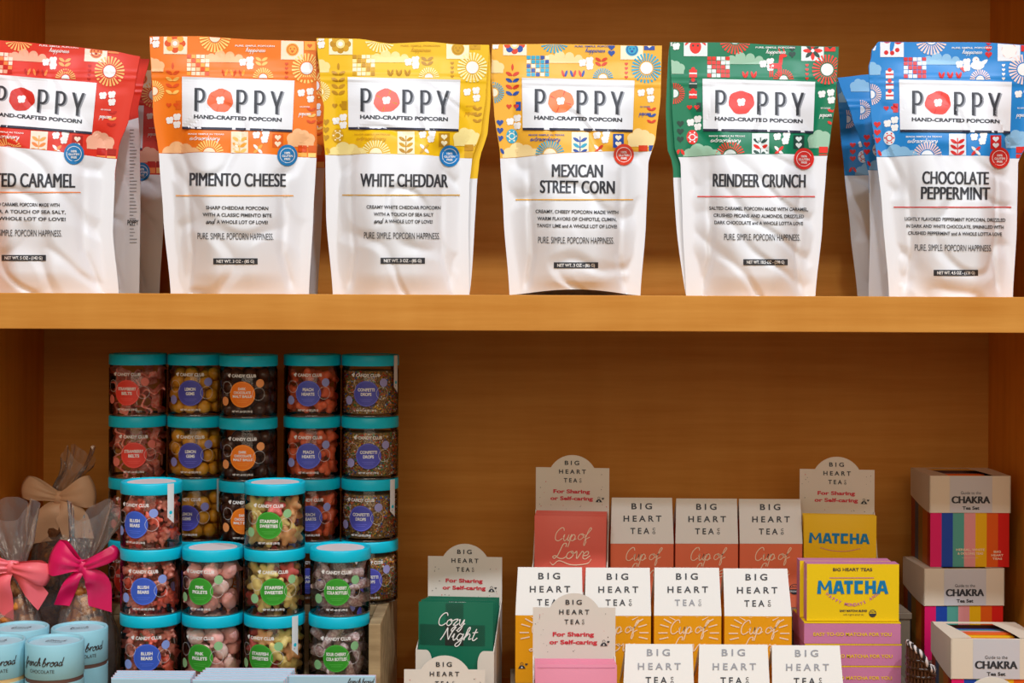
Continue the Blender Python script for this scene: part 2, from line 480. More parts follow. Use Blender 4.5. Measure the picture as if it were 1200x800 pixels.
PAL = {
 'red':    dict(base=(222,50,30),  tile=(246,226,206), cloud=(240,176,146), ray=(250,190,110), a1=(196,30,22), a2=(250,140,70), leaf=(248,170,90), dark=(176,30,20), flower=(205,40,24), badge=(28,120,178)),
 'orange': dict(base=(242,122,20), tile=(250,228,196), cloud=(248,190,136), ray=(255,216,120), a1=(224,80,22), a2=(250,170,60), leaf=(252,196,100), dark=(224,96,20), flower=(240,104,56), badge=(28,124,184)),
 'yellow': dict(base=(240,190,8),  tile=(250,240,200), cloud=(246,226,150), ray=(252,240,170), a1=(196,140,10), a2=(214,160,20), leaf=(190,136,10), dark=(190,138,10), flower=(244,104,88), badge=(14,122,190)),
 'gold':   dict(base=(242,178,52), tile=(250,236,206), cloud=(250,222,158), ray=(46,168,200), a1=(220,64,32), a2=(34,78,162), leaf=(34,78,162), dark=(34,78,162), flower=(246,128,68), badge=(226,66,40)),
 'green':  dict(base=(0,122,84),   tile=(226,236,232), cloud=(158,198,170), ray=(236,64,50), a1=(232,44,34), a2=(232,44,34), leaf=(30,70,60), dark=(28,66,56), flower=(236,56,44), badge=(226,40,30)),
 'blue':   dict(base=(30,132,204), tile=(232,236,240), cloud=(140,190,224), ray=(246,214,206), a1=(216,34,34), a2=(216,34,34), leaf=(216,34,34), dark=(206,30,34), flower=(240,66,52), badge=(216,40,32)),
}

def band_print(g, pal, kind, pm):
    """the printed band; coordinates in fifths of a pixel of the pimento pouch"""
    W = WHITE_INK
    T, C, Rr, A1, A2, Lf, D = pm['tile'], pm['cloud'], pm['ray'], pm['a1'], pm['a2'], pm['leaf'], pm['dark']
    s = 1.0
    for x, y in ((85,68),(85,110),(42,92),(595,210),(637,196),(638,230),(172,555),(214,535),(214,580),(940,385),(992,376),(995,420),(680,635),(735,628),(728,660)):
        g.popcorn(x, y, 22, W, 2)
    g.cloud(490, 178, 240, 66, C, 1); g.cloud(70, 225, 120, 90, C, 1); g.cloud(940, 640, 150, 120, C, 1)
    g.cloud(240, 735, 220, 100, C, 1)
    # tiles
    g.rect(130, 42, 268, 166, T, 1); g.rect(818, 70, 950, 190, T, 1); g.rect(532, 615, 632, 752, T, 1)
    if kind == 'green':
        g.disk(198, 110, 34, A1, 2, ry=42); 
        for sx in (-1, 1): g.leaf(198+sx*44, 80, 60, 16, 90+sx*-35, A1, 2); g.leaf(198+sx*30, 66, 40, 12, 90+sx*-60, A1, 2); g.disk(198+sx*14, 104, 6, D, 3)
        for i in range(8): g.leaf(885+30*math.cos(i*.785), 130+30*math.sin(i*.785), 56, 24, math.degrees(i*.785), (A1, D)[i % 2], 2)
        g.disk(885, 130, 10, W, 3)
    elif kind == 'blue':
        for x, y in ((170,60),(235,66)): g.disk(x, y, 26, A1, 2); 
        for x, y in ((165,140),(230,125),(200,142)): g.disk(x, y, 13, A1, 3)
        g.leaf(200, 95, 90, 26, 100, pm['base'], 2)
        g.disk(885, 130, 46, W, 2)
        for i in range(6): g.disk(885, 130, 44, A1, 3, a0=i*60, a1=i*60+32, n=6)
    else:
        for i in range(8):
            t = i*.785; g.disk(197+42*math.cos(t), 104+36*math.sin(t), 20, (A1, A2)[i % 2], 2)
        g.disk(197, 104, 26, C, 3); g.disk(197, 104, 14, W, 4)
        g.disk(885, 132, 38, (Rr if kind == 'gold' else A2), 2); g.ring(885, 132, 26, 31, D, 3); g.disk(874, 126, 5, D, 3); g.disk(896, 126, 5, D, 3); g.heart(885, 142, 10, D, 3)
    # sunbursts
    for x, y, r0, r1, a0, a1, n in ((430,62,32,92,0,180,13),(970,240,36,88,0,360,24),(75,385,24,62,-100,100,15),(715,300,24,60,180,360,13),(405,750,38,86,180,360,15)):
        g.rays(x, y, r0+6, r1, Rr, n, a0, a1, .52, 2); g.disk(x, y, r0, W if (x, y) in ((970,240),(715,300)) else T, 2, a0=a0, a1=a1)
    # checks
    for i in range(5):
        for j in range(5):
            c = (A1, T, A2, C, T)[(i*2 + j*3) % 5]
            if kind == 'gold': c = (Rr, A2, Rr, T, Rr)[(i*2 + j*3) % 5]
            if kind in ('green', 'blue'): c = (A1, T, A1, A1, W)[(i*2 + j*3) % 5]
            g.rect(268 + i*27, 168 + j*25, 268 + i*27 + 23, 168 + j*25 + 21, c, 2)
    for i in range(2):
        for j in range(2): g.rect(925 + i*60, 692 + j*44, 925 + i*60 + 52, 692 + j*44 + 37, (A1, D, A2, Rr)[i + 2*j], 2)
    # leaf stem at the side, petals, hearts
    for k in range(4):
        c = (A1, Lf)[k % 2]
        if kind in ('green', 'blue'):
            if k < 3:
                g.rect(162, 245+k*62, 208, 290+k*62, (A1, D)[k % 2] if kind == 'green' else W, 2); g.rect(162, 262+k*62, 208, 272+k*62, T if kind == 'green' else A1, 3); g.disk(185, 242+k*62, 12, A1, 3)
        else:
            for sx in (-1, 1): g.leaf(185 + sx*20, 275 + k*38, 44, 20, sx*-28, c, 2)
    g.leaf(185, 235, 40, 14, 90, A1, 2) if kind not in ('green', 'blue') else None
    for k in range(2): g.heart(165 + k*42, 465, 17, A1 if kind != 'yellow' else Lf, 2)
    g.rect(205, 438, 235, 490, D, 1)
    if kind in ('gold', 'green', 'blue', 'yellow'):
        for k in range(3): g.heart(112, 560 + k*46, 22, D if kind != 'blue' else A1, 2)
        g.disk(182, 640, 34, Rr if kind == 'gold' else (A1 if kind == 'green' else (T if kind == 'blue' else A2)), 2, ry=42)
        g.ring(182, 640, 14, 20, T if kind != 'blue' else A1, 3)
        for i in range(6): g.disk(182+26*math.cos(i*1.047), 640+30*math.sin(i*1.047), 5, T if kind != 'blue' else A1, 3)
        for sx in (-1, 1): g.leaf(112+sx*14, 728, 40, 18, 60*sx, (A1, A2)[sx > 0], 2)
    for k in range(3):
        x = 490 + k*50
        if kind == 'green' and k == 2: continue
        for sx in (-1, 1): g.leaf(x + sx*9, 272, 42, 15, 90 + sx*18, (A1, A2)[(k + (sx > 0)) % 2] if kind != 'yellow' else Lf, 2)
    if kind == 'green':   # a small deer
        g.poly([(630,205),(700,205),(706,235),(632,238)], A1, 2); g.poly([(690,160),(712,160),(706,215),(684,215)], A1, 2); g.leaf(712, 160, 46, 22, 0, A1, 2)
        for x in (636, 650, 686, 700): g.poly([(x-5,230),(x+5,230),(x+4,285),(x-4,285)], A1, 2)
        for x in (690, 716): g.leaf(x, 130, 46, 7, 70, A1, 2)
    elif kind == 'blue':  # a small white bird
        g.disk(700, 215, 40, W, 2, ry=26); g.disk(690, 185, 20, W, 2); g.leaf(735, 200, 60, 24, -35, W, 2); g.disk(694, 182, 4, D, 3); g.heart(620, 235, 24, A1, 2)
    else:
        for sx in (-1, 1):
            for q in (0, 1): g.leaf(705 + sx*18, 190 + q*26, 40, 18, sx*-30, Lf if kind != 'gold' else A1, 2)
    for k in range(4):
        g.heart(852, 215 + k*26, 11, A1 if kind != 'blue' else W, 2)
    if kind in ('gold', 'green', 'blue'):
        for k in range(3): g.heart(765, 80 + k*36, 22, D if kind != 'blue' else A1, 2)
    for k in range(3):
        for sx in (-1, 1): g.leaf(1000 + sx*12, 480 + k*36, 34, 16, sx*-30, (A1, Lf)[k % 2], 2)
    g.rect(955, 80, 1018, 134, D if kind in ('gold',) else A2, 1); g.heart(986, 108, 16, T if kind == 'gold' else D, 2)
    # tile with a stem, petal cross, dark tile with hearts
    for k in range(3):
        for sx in (-1, 1): g.leaf(582 + sx*22, 660 + k*34, 46, 20, sx*-32, (Lf, A2 if kind != 'gold' else Rr)[k % 2], 2)
    g.rect(579, 640, 585, 750, Lf, 2)
    for i in range(4): g.leaf(690 + 16*math.cos(.785+i*1.57), 716 + 16*math.sin(.785+i*1.57), 42, 18, 45 + 90*i, (W, A2 if kind != 'gold' else A1)[i % 2], 2)
    g.rect(775, 625, 838, 706, D, 1); g.heart(806, 647, 20, T, 2); g.heart(806, 684, 20, T, 2)
    # small writing
    ink = W if kind not in ('yellow', 'gold') else A2
    g.text('PURE. SIMPLE. POPCORN', 665, 118, 10, ink, width=230)
    g.script('happiness', 668, 148, 13, ink, width=115, pen=.2)
    g.text('MADE SIMPLE IN TEXAS', 385, 637, 9, ink, width=210)
    g.script('extraordinary', 375, 668, 14, ink, width=175, pen=.2)
    g.text('SO GOOD', 962, 470, 8, ink, width=58); g.script('popcorn', 962, 516, 13, ink, width=70, pen=.2)

PIM_L = [(173,40),(178,130),(186,185),(191,250),(200,343)]
PIM_R = [(369,45),(370,100),(371,170),(367,250),(362,343)]
PIM_T = [(173,40),(230,39),(300,44),(369,45)]
def shifted(knots, cx, by, k):
    """pimento outline moved so its middle is cx, its foot by, scaled k"""
    return [(cx + (p[0]-277)*k, by + (p[1]-343)*k) for p in knots]

def pouch(label, kind, Y0, L, R, T, panel, title, desc, divider_y, net, tl=0.0, tilt=1.5, k=1.0, texts=True, band=(181,181), seed=1,
          bulge=1.0, back=(0, 0), arch=0.0, title_x=None, title_w=112, dx=(0, 0, 0), badge=None, lean=0.012, side_text=False, dw=(81,81,81), net_x=None, dwl=None, pure_x=None, title_cap=15, title_y=(211, 235)):
    pal = PAL[kind]
    pm = {q: mat('%s print %s' % (kind, q), c, 0.42, 0.4) for q, c in pal.items()}
    by = (L[-1][1] + R[-1][1]) / 2; bx = (L[-1][0] + R[-1][0]) / 2
    X0 = unproj(bx, by, Y0).x
    root = thing('popcorn_pouch', label, 'popcorn bag', (X0, Y0, 0.0), group='popcorn pouches on the shelf')
    def loc(p):
        q = unproj(p[0], p[1], Y0); return (q.x - X0, q.z)
    zoff = loc((bx, by))[1]
    KL = sorted([(loc(p)[1] - zoff, loc(p)[0]) for p in L]); KR = sorted([(loc(p)[1] - zoff, loc(p)[0]) for p in R])
    KT = [(loc(p)[0], loc(p)[1] - zoff) for p in T]
    zl, xl_ = zip(*KL); zr, xr_ = zip(*KR); tx, tz = zip(*KT)
    H = max(tz)
    xl = lambda z: interp(z, zl, xl_) ; xr = lambda z: interp(z, zr, xr_)
    top = lambda x: interp(x, tx, tz)
    BV = [0, .08, .25, .42, .58, .72, .84, .93, 1.0]; BD = [.030, .038, .043, .040, .031, .019, .008, .0005, 0]
    def shape(x, z):
        a, b = xl(z), xr(z); u = (x - a) / (b - a); v = z / H; s = abs(2*u - 1)
        return u, v, s
    def yf(x, z):
        u, v, s = shape(x, z)
        B = interp(v, BV, BD) * bulge
        prof = 1 - smooth(.18 + .25*v, .93, s)
        y = -B * prof + lean * v * v
        edge = smooth(1.0, .86, s)
        q = Vector((x*9 + seed*7.1, z*7, seed*3.3))
        y += .0052 * (noise.noise(q)) * edge * smooth(1.0, .8, v) * (1 - .4*v)
        q2 = Vector((x*32 + seed, z*13 + x*10, seed*1.7))
        w = noise.noise(q2)
        y += .0023 * w * edge * smooth(1.02, .86, v)
        ridge = 1 - abs(noise.noise(Vector((x*16 + z*14, z*10 - x*8, seed*5.1))))
        y += .0038 * max(0.0, ridge - .82) / .18 * edge * smooth(.9, .6, v)
        # diagonal tucks beside the foot and vertical tucks beside the flat side seams
        for sg in (-1, 1):
            d = abs((sg*(2*u-1)) - (.62 + .9*max(0, .16 - v)))
            y += .0050 * math.exp(-(d/.045)**2) * smooth(.62, .3, v) * smooth(.0, .06, v)
        # pressed zip line and top seal
        y += -.0011 * math.exp(-((v-.835)/.006)**2) - .0008 * math.exp(-((v-.86)/.006)**2)
        y += .0022 * math.sin(x*42 + seed*2.0) * smooth(.8, 1.0, v)
        return min(y, lean*v*v + (.0022 * math.sin(x*42 + seed*2.0)) * smooth(.8, 1.0, v))
    def zb(x):
        q = (x - xl_[0]) / (xr_[0] - xl_[0])
        return loc((bx, band[0] + (band[1]-band[0])*q))[1] - zoff
    root_y = Vector((X0, Y0, 0))
    def fn(lo_band):
        def f(a, b, off):
            y = 0.0
            for _ in range(4):
                q = unproj(a, b, Y0 + y); x = q.x - X0; z = q.z - zoff
                z = max(.0008, min(z, top(x) - .0006))
                if lo_band: z = max(z, zb(x) + .0006)
                x = max(xl(z) + .0008, min(x, xr(z) - .0008))
                y = yf(x, z)
            return Vector((x, y - off, z))
        return f
    # front sheet
    NU, N1, N2 = 84, 64, 60
    rows = []
    for j in range(N1 + N2 + 1):
        row = []
        for i in range(NU + 1):
            u = i / NU
            x = (xl_[0]*(1-u) + xr_[0]*u)
            for _ in range(3):
                zt = top(x); zbb = zb(x)
                z = zbb * j / N1 if j <= N1 else zbb + (zt - zbb) * (j - N1) / N2
                x = xl(z)*(1-u) + xr(z)*u
            zz = z
            if j < 6: zz = z + arch * (1 - (2*u-1)**2)**1.5 * (1 - j/6)
            row.append((x, yf(x, z), zz))
        rows.append(row)
    mb = MB(); mb.grid(rows, WHITE_FILM, True, mfun=lambda i, j: WHITE_FILM if i < N1 else pm['base'])
    front = mb.build('front_sheet', root)
    # back sheet and gusset
    mb = MB(); brows = []
    for j in range(29):
        v = j / 28; row = []
        for i in range(25):
            u = i / 24; x = xl_[0]*(1-u) + xr_[0]*u
            for _ in range(3):
                z = top(x) * v; wob = math.sin(math.pi*v)**.8
                a = xl(z) + back[0]/1000*wob; b = xr(z) + back[1]/1000*wob
                x = a*(1-u) + b*u
            s = abs(2*u-1); B = interp(v, BV, BD) * .8 * bulge
            row.append((x, B*(1 - smooth(.2, .95, s)) + lean*v*v + .0012 + .0022*math.sin(x*42 + seed*2.0)*smooth(.8, 1.0, v) + (.004*wob if abs(back[0])+abs(back[1]) else 0), z))
        brows.append(row)
    mb.grid(brows, WHITE_FILM, True, mfun=lambda i, j: WHITE_FILM if i < 13 else pm['base'])
    mb.build('back_sheet', root)
    mb = MB(); f0 = [Vector(rows[0][int(round(i*NU/24))]) for i in range(25)]; b0 = [Vector(p) for p in brows[0]]
    mid = [(f0[i] + b0[i]) * .5 + Vector((0, 0, .012 * (1 - (2*i/24-1)**2))) for i in range(25)]
    mb.grid([f0, mid, b0], WHITE_FILM, True); mb.build('bottom_gusset', root)
    # print
    pcx, pcy = panel; ct, st = math.cos(math.radians(tilt - 1.5)), math.sin(math.radians(tilt - 1.5))
    def T5(a, b):
        u, v = (165 + a/5 - 279)*k, (30 + b/5 - 121)*k
        return (pcx + u*ct - v*st, pcy + u*st + v*ct)
    def TP(a, b):
        return (pcx + (a*ct - b*st)*k, pcy + (a*st + b*ct)*k)
    g = Gfx(fn(True), seg=9.0); g.T = T5; g.seg = 18.0
    band_print(g, pal, kind, pm)
    g.build('printed_pattern', root)
    g = Gfx(fn(False), eps=.0009, seg=3.0); g.T = TP
    g.quad([(-66,-31.5),(66,-28.5),(64,31),(-65,29)], WHITE_FILM, 1)
    for i in range(16):   # wavy navy underline
        x0, x1 = -65 + 129*i/16, -65 + 129*(i+1)/16
        y0 = 29 + 2*i/16; y1 = 29 + 2*(i+1)/16; w0 = 2.6*math.sin(math.pi*(i/16*.8+.1)); w1 = 2.6*math.sin(math.pi*((i+1)/16*.8+.1))
        g.mb.face([g.P(x0, y0-1.5-w0*.3, 7), g.P(x1, y1-1.5-w1*.3, 7), g.P(x1, y1+1.2-w1*.3, 7), g.P(x0, y0+1.2-w0*.3, 7)], NAVY_INK)
    pnl = g.build('logo_panel', root)
    g = Gfx(fn(False), eps=.0011, seg=3.0); g.T = TP
    if texts:
        def letter_p(x, y, m, ly):
            g.quad([(x-6,y-27),(x-2.6,y-27),(x-2.6,y),(x-6,y)], m, ly)
            out = [(x-3,y-27)] + [(x + .2 + 6.3*math.cos(t), y-18.5 + 8.5*math.sin(t)) for t in [-1.57 + .26*i for i in range(13)]] + [(x-3,y-10)]
            inn = [(x-3,y-24.6)] + [(x + .2 + 3.2*math.cos(t), y-18.5 + 6.1*math.sin(t)) for t in [-1.57 + .26*i for i in range(13)]] + [(x-3,y-12.4)]
            g.mb.grid([[g.P(p[0], p[1], ly) for p in out], [g.P(p[0], p[1], ly) for p in inn]], m, False)
        def letter_y(x, y, m, ly):
            g.quad([(x-7.5,y-27),(x-4.2,y-27),(x+1.7,y-9),(x-1.7,y-9)], m, ly); g.quad([(x+4.2,y-27),(x+7.5,y-27),(x+1.7,y-9),(x-1.7,y-9)], m, ly)
            g.quad([(x-1.7,y-9),(x+1.7,y-9),(x+1.7,y),(x-1.7,y)], m, ly)
        for f_, x in ((letter_p, -45), (letter_p, 4), (letter_p, 25), (letter_y, 45.5)):
            f_(x + 1.7, 10 + x*.03 + .9, GREY_INK, 1); f_(x, 10 + x*.03, BLACK_INK, 4)
        g.text('HAND-CRAFTED POPCORN', 0, 18.8, 4.6, BLACK_INK, width=103, bold=.045, ang=1.5)
        g.build('lettering', pnl)
        g = Gfx(fn(False), eps=.0012, seg=3.0); g.T = TP
        fl = pm['flower']
        pts = []
        for i in range(26):
            t = 2*math.pi*i/26; r = 14.4 + .5*math.sin(3*t + seed) + .45*math.sin(7*t)
            pts.append((-20.5 + r*1.05*math.cos(t), -4.0 + r*.95*math.sin(t)))
        g.poly(pts, fl, 2)
        for t in (.3, 1.9, 3.6, 5.1):
            g.poly([(-20.5 + 5*math.cos(t), -4 + 5*math.sin(t)), (-20.5 + 13*math.cos(t+.06), -4 + 13*math.sin(t+.06)), (-20.5 + 13*math.cos(t-.06), -4 + 13*math.sin(t-.06))], pm['a1'], 3)
        g.popcorn(-20.5, -4, 4.8, WHITE_INK, 4)
        g.build('poppy_flower', pnl)
        g = Gfx(fn(False), eps=.0005, seg=5.0)
        tx0 = title_x or bx
        for i, line in enumerate(title):
            g.text(line, tx0, 217 if len(title) == 1 else title_y[i], title_cap if len(title) == 1 else 14.5, BLACK_INK, width=title_w if not isinstance(title_w, tuple) else title_w[i], bold=.0, ang=.6)
            g.text(line, tx0 + .55, 217 if len(title) == 1 else title_y[i], title_cap if len(title) == 1 else 14.5, BLACK_INK, width=title_w if not isinstance(title_w, tuple) else title_w[i], bold=.0, ang=.6)
            g.text(line, tx0 + 1.1, 217 if len(title) == 1 else title_y[i], title_cap if len(title) == 1 else 14.5, BLACK_INK, width=title_w if not isinstance(title_w, tuple) else title_w[i], bold=.0, ang=.6)
        g.build('product_name', root)
        g = Gfx(fn(False), eps=.0008, seg=2.5)
        g.rect(tx0 - 72, divider_y, tx0 + 66, divider_y + 1.2, pm['a1'] if kind == 'green' else (pm['base'] if kind == 'gold' else pm['a2']), 2)
        g.build('divider_line', root)
        g = Gfx(fn(False), eps=.0005, seg=5.0)
        for i, (line, w) in enumerate(zip(desc, dw)):
            yy = divider_y + 17 + i*8.3
            if line.startswith('and '):
                g.script('and', tx0 + dx[0] - w/2 + 5, yy, 3.0, BLACK_INK, width=10, pen=.25); g.text(line[4:], tx0 + dx[0] + 6, yy, 4.0, BLACK_INK, width=w - 14, bold=.02, ang=.8)
            else: g.text(line, tx0 + dx[0], yy, 4.0, BLACK_INK, width=w, bold=.02, ang=.8)
        g.text('PURE. SIMPLE. POPCORN HAPPINESS.', (pure_x or tx0 + dx[1]), divider_y + 52, 7.4, BLACK_INK, width=89, bold=.0, ang=.6)
        g.build('description_lettering', root)
        nx = net_x or tx0 + dx[2]
        g = Gfx(fn(False), eps=.0005, seg=3.0); ny = divider_y + 74
        g.rect(nx - 26, ny, nx + 26, ny + 7, BLACK_INK, 2)
        nb = g.build('net_weight_bar', root)
        g = Gfx(fn(False), eps=.0009, seg=3.0); g.text(net, nx, ny + 5.3, 3.6, WHITE_INK, width=44, bold=.02); g.build('lettering', nb)
    if badge:
        g = Gfx(fn(False), eps=.0011, seg=3.0); bxx, byy = badge
        g.disk(bxx, byy, 11.8*k, pm['badge'], 2, ry=12.6*k, n=26); g.ring(bxx, byy, 8.3*k, 8.9*k, WHITE_INK, 3)
        bd = g.build('round_badge', root); bd['label'] = 'round gluten-free badge'
        g = Gfx(fn(False), eps=.0015, seg=3.0)
        for i, s_ in enumerate(('100%', 'GLUTEN', 'FREE')): g.text(s_, bxx, byy - 1.6 + i*3.6, 2.5, WHITE_INK, bold=.03)
        g.build('lettering', bd)
    if side_text:
        g = Gfx(fn(False), eps=.0005, seg=5.0)
        rnd = random.Random(4)
        for i in range(34):
            w = rnd.uniform(4, 9); g.rect(152, 150 + i*4.0, 152 + w, 151.0 + i*4.0, GREY_INK, 2)
        g.text('POPPY', 156, 262, 6, BLACK_INK, width=13)
        g.build('side_panel_lettering', root)
    return root

pouch('salted caramel popcorn pouch with a red patterned top, in front of two more red ones', 'red', .080,
      [(-48,38),(-46,130),(-42,185),(-38,250),(-32,341)], [(161,62),(156,100),(150,135),(138,170),(134,200),(132,270),(139,341)],
      [(-48,38),(10,44),(70,50),(130,56),(161,62)], (46,119.5), ['SALTED CARAMEL'], ['SALTED CARAMEL POPCORN MADE WITH', 'BUTTER, A TOUCH OF SEA SALT,', 'SPICES and A WHOLE LOT OF LOVE!'][:2] + ['and A WHOLE LOT OF LOVE!'], 222.5,
      'NET WT. 5 OZ - (142 G)', tilt=5.0, band=(168,184), seed=2, title_x=28, title_w=118, title_cap=16, badge=(87,178), dw=(84,98,100))
pouch('red popcorn pouch tucked directly behind the salted caramel pouch, narrow print down its edge', 'red', .165,
      [(-20,60),(-15,130),(-10,185),(-8,250),(0,341)], [(173,66),(166,95),(160,125),(163,160),(164,250),(163,342)],
      [(-20,58),(80,60),(173,66)], (60,132), [], [], 0, '', tilt=4, k=.93, texts=False, band=(190,134), seed=3, bulge=.7, side_text=True)
pouch('red popcorn pouch in shadow at the very back, beside the pimento cheese pouch', 'red', .255,
      shifted(PIM_L, 112, 342, .88), shifted(PIM_R, 112, 342, .88), shifted(PIM_T, 112, 342, .88), (112,147), [], [], 0, '', k=.86, texts=False, band=(203,203), seed=4, badge=(166,200), bulge=.7)
pouch('pimento cheese popcorn pouch with an orange patterned top', 'orange', .078, PIM_L, PIM_R, PIM_T, (279,121), ['PIMENTO CHEESE'],
      ['SHARP CHEDDAR POPCORN', 'WITH A CLASSIC PIMENTO BITE', 'and A WHOLE LOT OF LOVE!'], 227.5, 'NET WT. 3 OZ - (85 G)', seed=5, title_x=278, badge=(337,181), dw=(73,81,74), net_x=276, pure_x=276, tilt=2.2, band=(179,183))
pouch('orange popcorn pouch showing only as a sliver behind the pimento cheese pouch', 'orange', .175,
      shifted(PIM_L, 294, 342, .92), shifted(PIM_R, 294, 342, .92), shifted(PIM_T, 294, 342, .92), (296,137), [], [], 0, '', k=.9, texts=False, band=(194,194), seed=6, bulge=.7)
pouch('white cheddar popcorn pouch with a bright yellow patterned top', 'yellow', .066,
      [(369.5,41),(376,110),(379,122),(378,150),(381,185),(382,250),(390,343)], [(573,49),(569,110),(564,150),(553,185),(550,215),(549,260),(550,343)],
      [(369.5,41),(420,42),(455,47),(500,45),(540,49),(573,49)], (473.5,120), ['WHITE CHEDDAR'], ['CREAMY WHITE CHEDDAR POPCORN', 'WITH A TOUCH OF SEA SALT', 'and A WHOLE LOT OF LOVE!'], 226,
      'NET WT. 3 OZ - (85 G)', seed=7, title_x=473, title_w=102, badge=(527,181), dw=(87,70,70), net_x=472, pure_x=471, back=(0, 9), tilt=1.6, band=(180,183))
pouch('mexican street corn popcorn pouch, golden top with blue and red motifs', 'gold', .078,
      [(576.5,49),(575,85),(579,130),(586,180),(590,250),(597,344)], [(777,50),(775,110),(769,160),(760,190),(757,260),(750.5,345)],
      [(576.5,49),(640,48),(720,50),(777,50)], (677.5,121.5), ['MEXICAN', 'STREET CORN'], ['CREAMY, CHEESY POPCORN MADE WITH', 'WARM FLAVORS OF CHIPOTLE, CUMIN,', 'TANGY LIME and A WHOLE LOT OF LOVE!'], 232,
      'NET WT. 3 OZ - (85 G)', seed=8, title_x=676, title_w=(59,87), title_y=(206, 225), badge=(731,180), dw=(97,93,94), arch=.007, net_x=675, pure_x=675, tilt=1.6, band=(184,176))
pouch('reindeer crunch popcorn pouch with a green patterned top', 'green', .078,
      [(786.5,45),(788,120),(791,170),(798,190),(800,260),(804,344)], [(985,51),(981,110),(974,160),(969,190),(964,260),(955.5,345)],
      [(786.5,45),(850,46),(920,49),(985,51)], (889,122), ['REINDEER CRUNCH'], ['SALTED CARAMEL POPCORN MADE WITH CARAMEL,', 'CRUSHED PECANS AND ALMONDS, DRIZZLED', 'DARK CHOCOLATE and A WHOLE LOTTA LOVE'], 227.5,
      'NET WT. 10.5 OZ - (298 G)', seed=9, title_x=889, title_w=108, title_cap=15, badge=(942,184), dw=(116,106,104), back=(-9, 0), net_x=897, pure_x=893, tilt=1.8, band=(182,180))
pouch('chocolate peppermint popcorn pouch with a blue patterned top, in front of two more blue ones', 'blue', .072,
      [(1024,62),(1020,75),(1022,130),(1028,180),(1034,240),(1042,346)], [(1219,50),(1216,110),(1208,160),(1194,190),(1192,260),(1187,347)],
      [(1024,56),(1032,46),(1090,46),(1150,47),(1219,50)], (1119.5,123.5), ['CHOCOLATE', 'PEPPERMINT'], ['LIGHTLY FLAVORED PEPPERMINT POPCORN, DRIZZLED', 'IN DARK AND WHITE CHOCOLATE, SPRINKLED WITH', 'CRUSHED PEPPERMINT and A WHOLE LOTTA LOVE'], 241,
      'NET WT. 4.5 OZ - (128 G)', seed=11, title_x=1119, title_w=(77,80), title_y=(214.5, 232.5), badge=(1171,184), dw=(118,114,110), net_x=1120, pure_x=1117, tilt=1.4, band=(183,184))
pouch('blue popcorn pouch standing second, tilted, directly behind the chocolate peppermint pouch', 'blue', .160,
      [(984,88),(1000,135),(1012,170),(1019,205),(1020,270),(1018,346)], [(1160,80),(1165,150),(1168,200),(1170,270),(1172,346)],
      [(984,88),(1020,84),(1100,82),(1160,80)], (1100,140), [], [], 0, '', k=.92, texts=False, band=(198,198), seed=12, bulge=.6)
pouch('blue popcorn pouch in shadow, hindmost of the three blue pouches', 'blue', .245,
      [(983,92),(986,150),(990,195),(997,270),(1005,345)], [(1150,90),(1152,150),(1152,200),(1150,270),(1148,346)],
      [(983,92),(1060,90),(1150,90)], (1078,150), [], [], 0, '', k=.86, texts=False, band=(204,204), seed=13, bulge=.6)

# ------------------------------------------------------------------ candies for the jars
def blob_mesh(name, balls, m, voxel=0.0011, smooth_it=4):
    """one skin around overlapping ellipsoids (x, y, z, rx, ry, rz)"""
    bm = bmesh.new()
    for x, y, z, rx, ry, rz in balls:
        bmesh.ops.create_icosphere(bm, subdivisions=2, radius=1, matrix=Matrix.Translation((x, y, z)) @ Matrix.Diagonal((rx, ry, rz, 1)))
    me = bpy.data.meshes.new(name); bm.to_mesh(me); bm.free()
    o = bpy.data.objects.new(name, me); COL.objects.link(o)
    r = o.modifiers.new('skin', 'REMESH'); r.mode = 'VOXEL'; r.voxel_size = voxel; r.use_smooth_shade = True
    q = o.modifiers.new('soft', 'SMOOTH'); q.iterations = smooth_it
    dg = bpy.context.evaluated_depsgraph_get(); dg.update()
    out = bpy.data.meshes.new_from_object(o.evaluated_get(dg))
    out.name = name; out.materials.clear(); out.materials.append(m)
    out.polygons.foreach_set('use_smooth', [True] * len(out.polygons))
    bpy.data.objects.remove(o); bpy.data.meshes.remove(me)
    return out

M_BEAR = mat('coral gummy', (252, 118, 96), 0.38, 0.5, sss=.25)
M_BEAR2 = mat('pale coral gummy', (244, 156, 138), 0.4, 0.5, sss=.25)
M_PIG = mat('pink marshmallow gummy', (252, 186, 178), 0.55, 0.3, sss=.2)
M_PIG2 = mat('pale pink gummy', (252, 216, 206), 0.55, 0.3, sss=.2)
M_STAR = mat('cream yellow gummy', (246, 222, 140), 0.5, 0.35, sss=.2)
M_STAR2 = mat('peach gummy', (246, 186, 130), 0.5, 0.35, sss=.2)
M_STAR3 = mat('pink red gummy', (234, 110, 104), 0.5, 0.35, sss=.2)
M_COLA = mat('sugared plum gummy', (190, 150, 152), 0.8, 0.3, bump=(900, .9, .001), mottle=((232, 218, 216), 420))
M_BELT = mat('sugared strawberry belt', (240, 120, 104), 0.75, 0.3, bump=(900, .7, .001), mottle=((248, 172, 154), 300))
M_GEM = mat('amber gem', (228, 162, 44), 0.4, 0.5, sss=.15)
M_MALT = mat('dark chocolate ball', (74, 42, 30), 0.3, 0.5)
M_PEACH = mat('peach red gummy heart', (240, 112, 70), 0.45, 0.4, sss=.2)

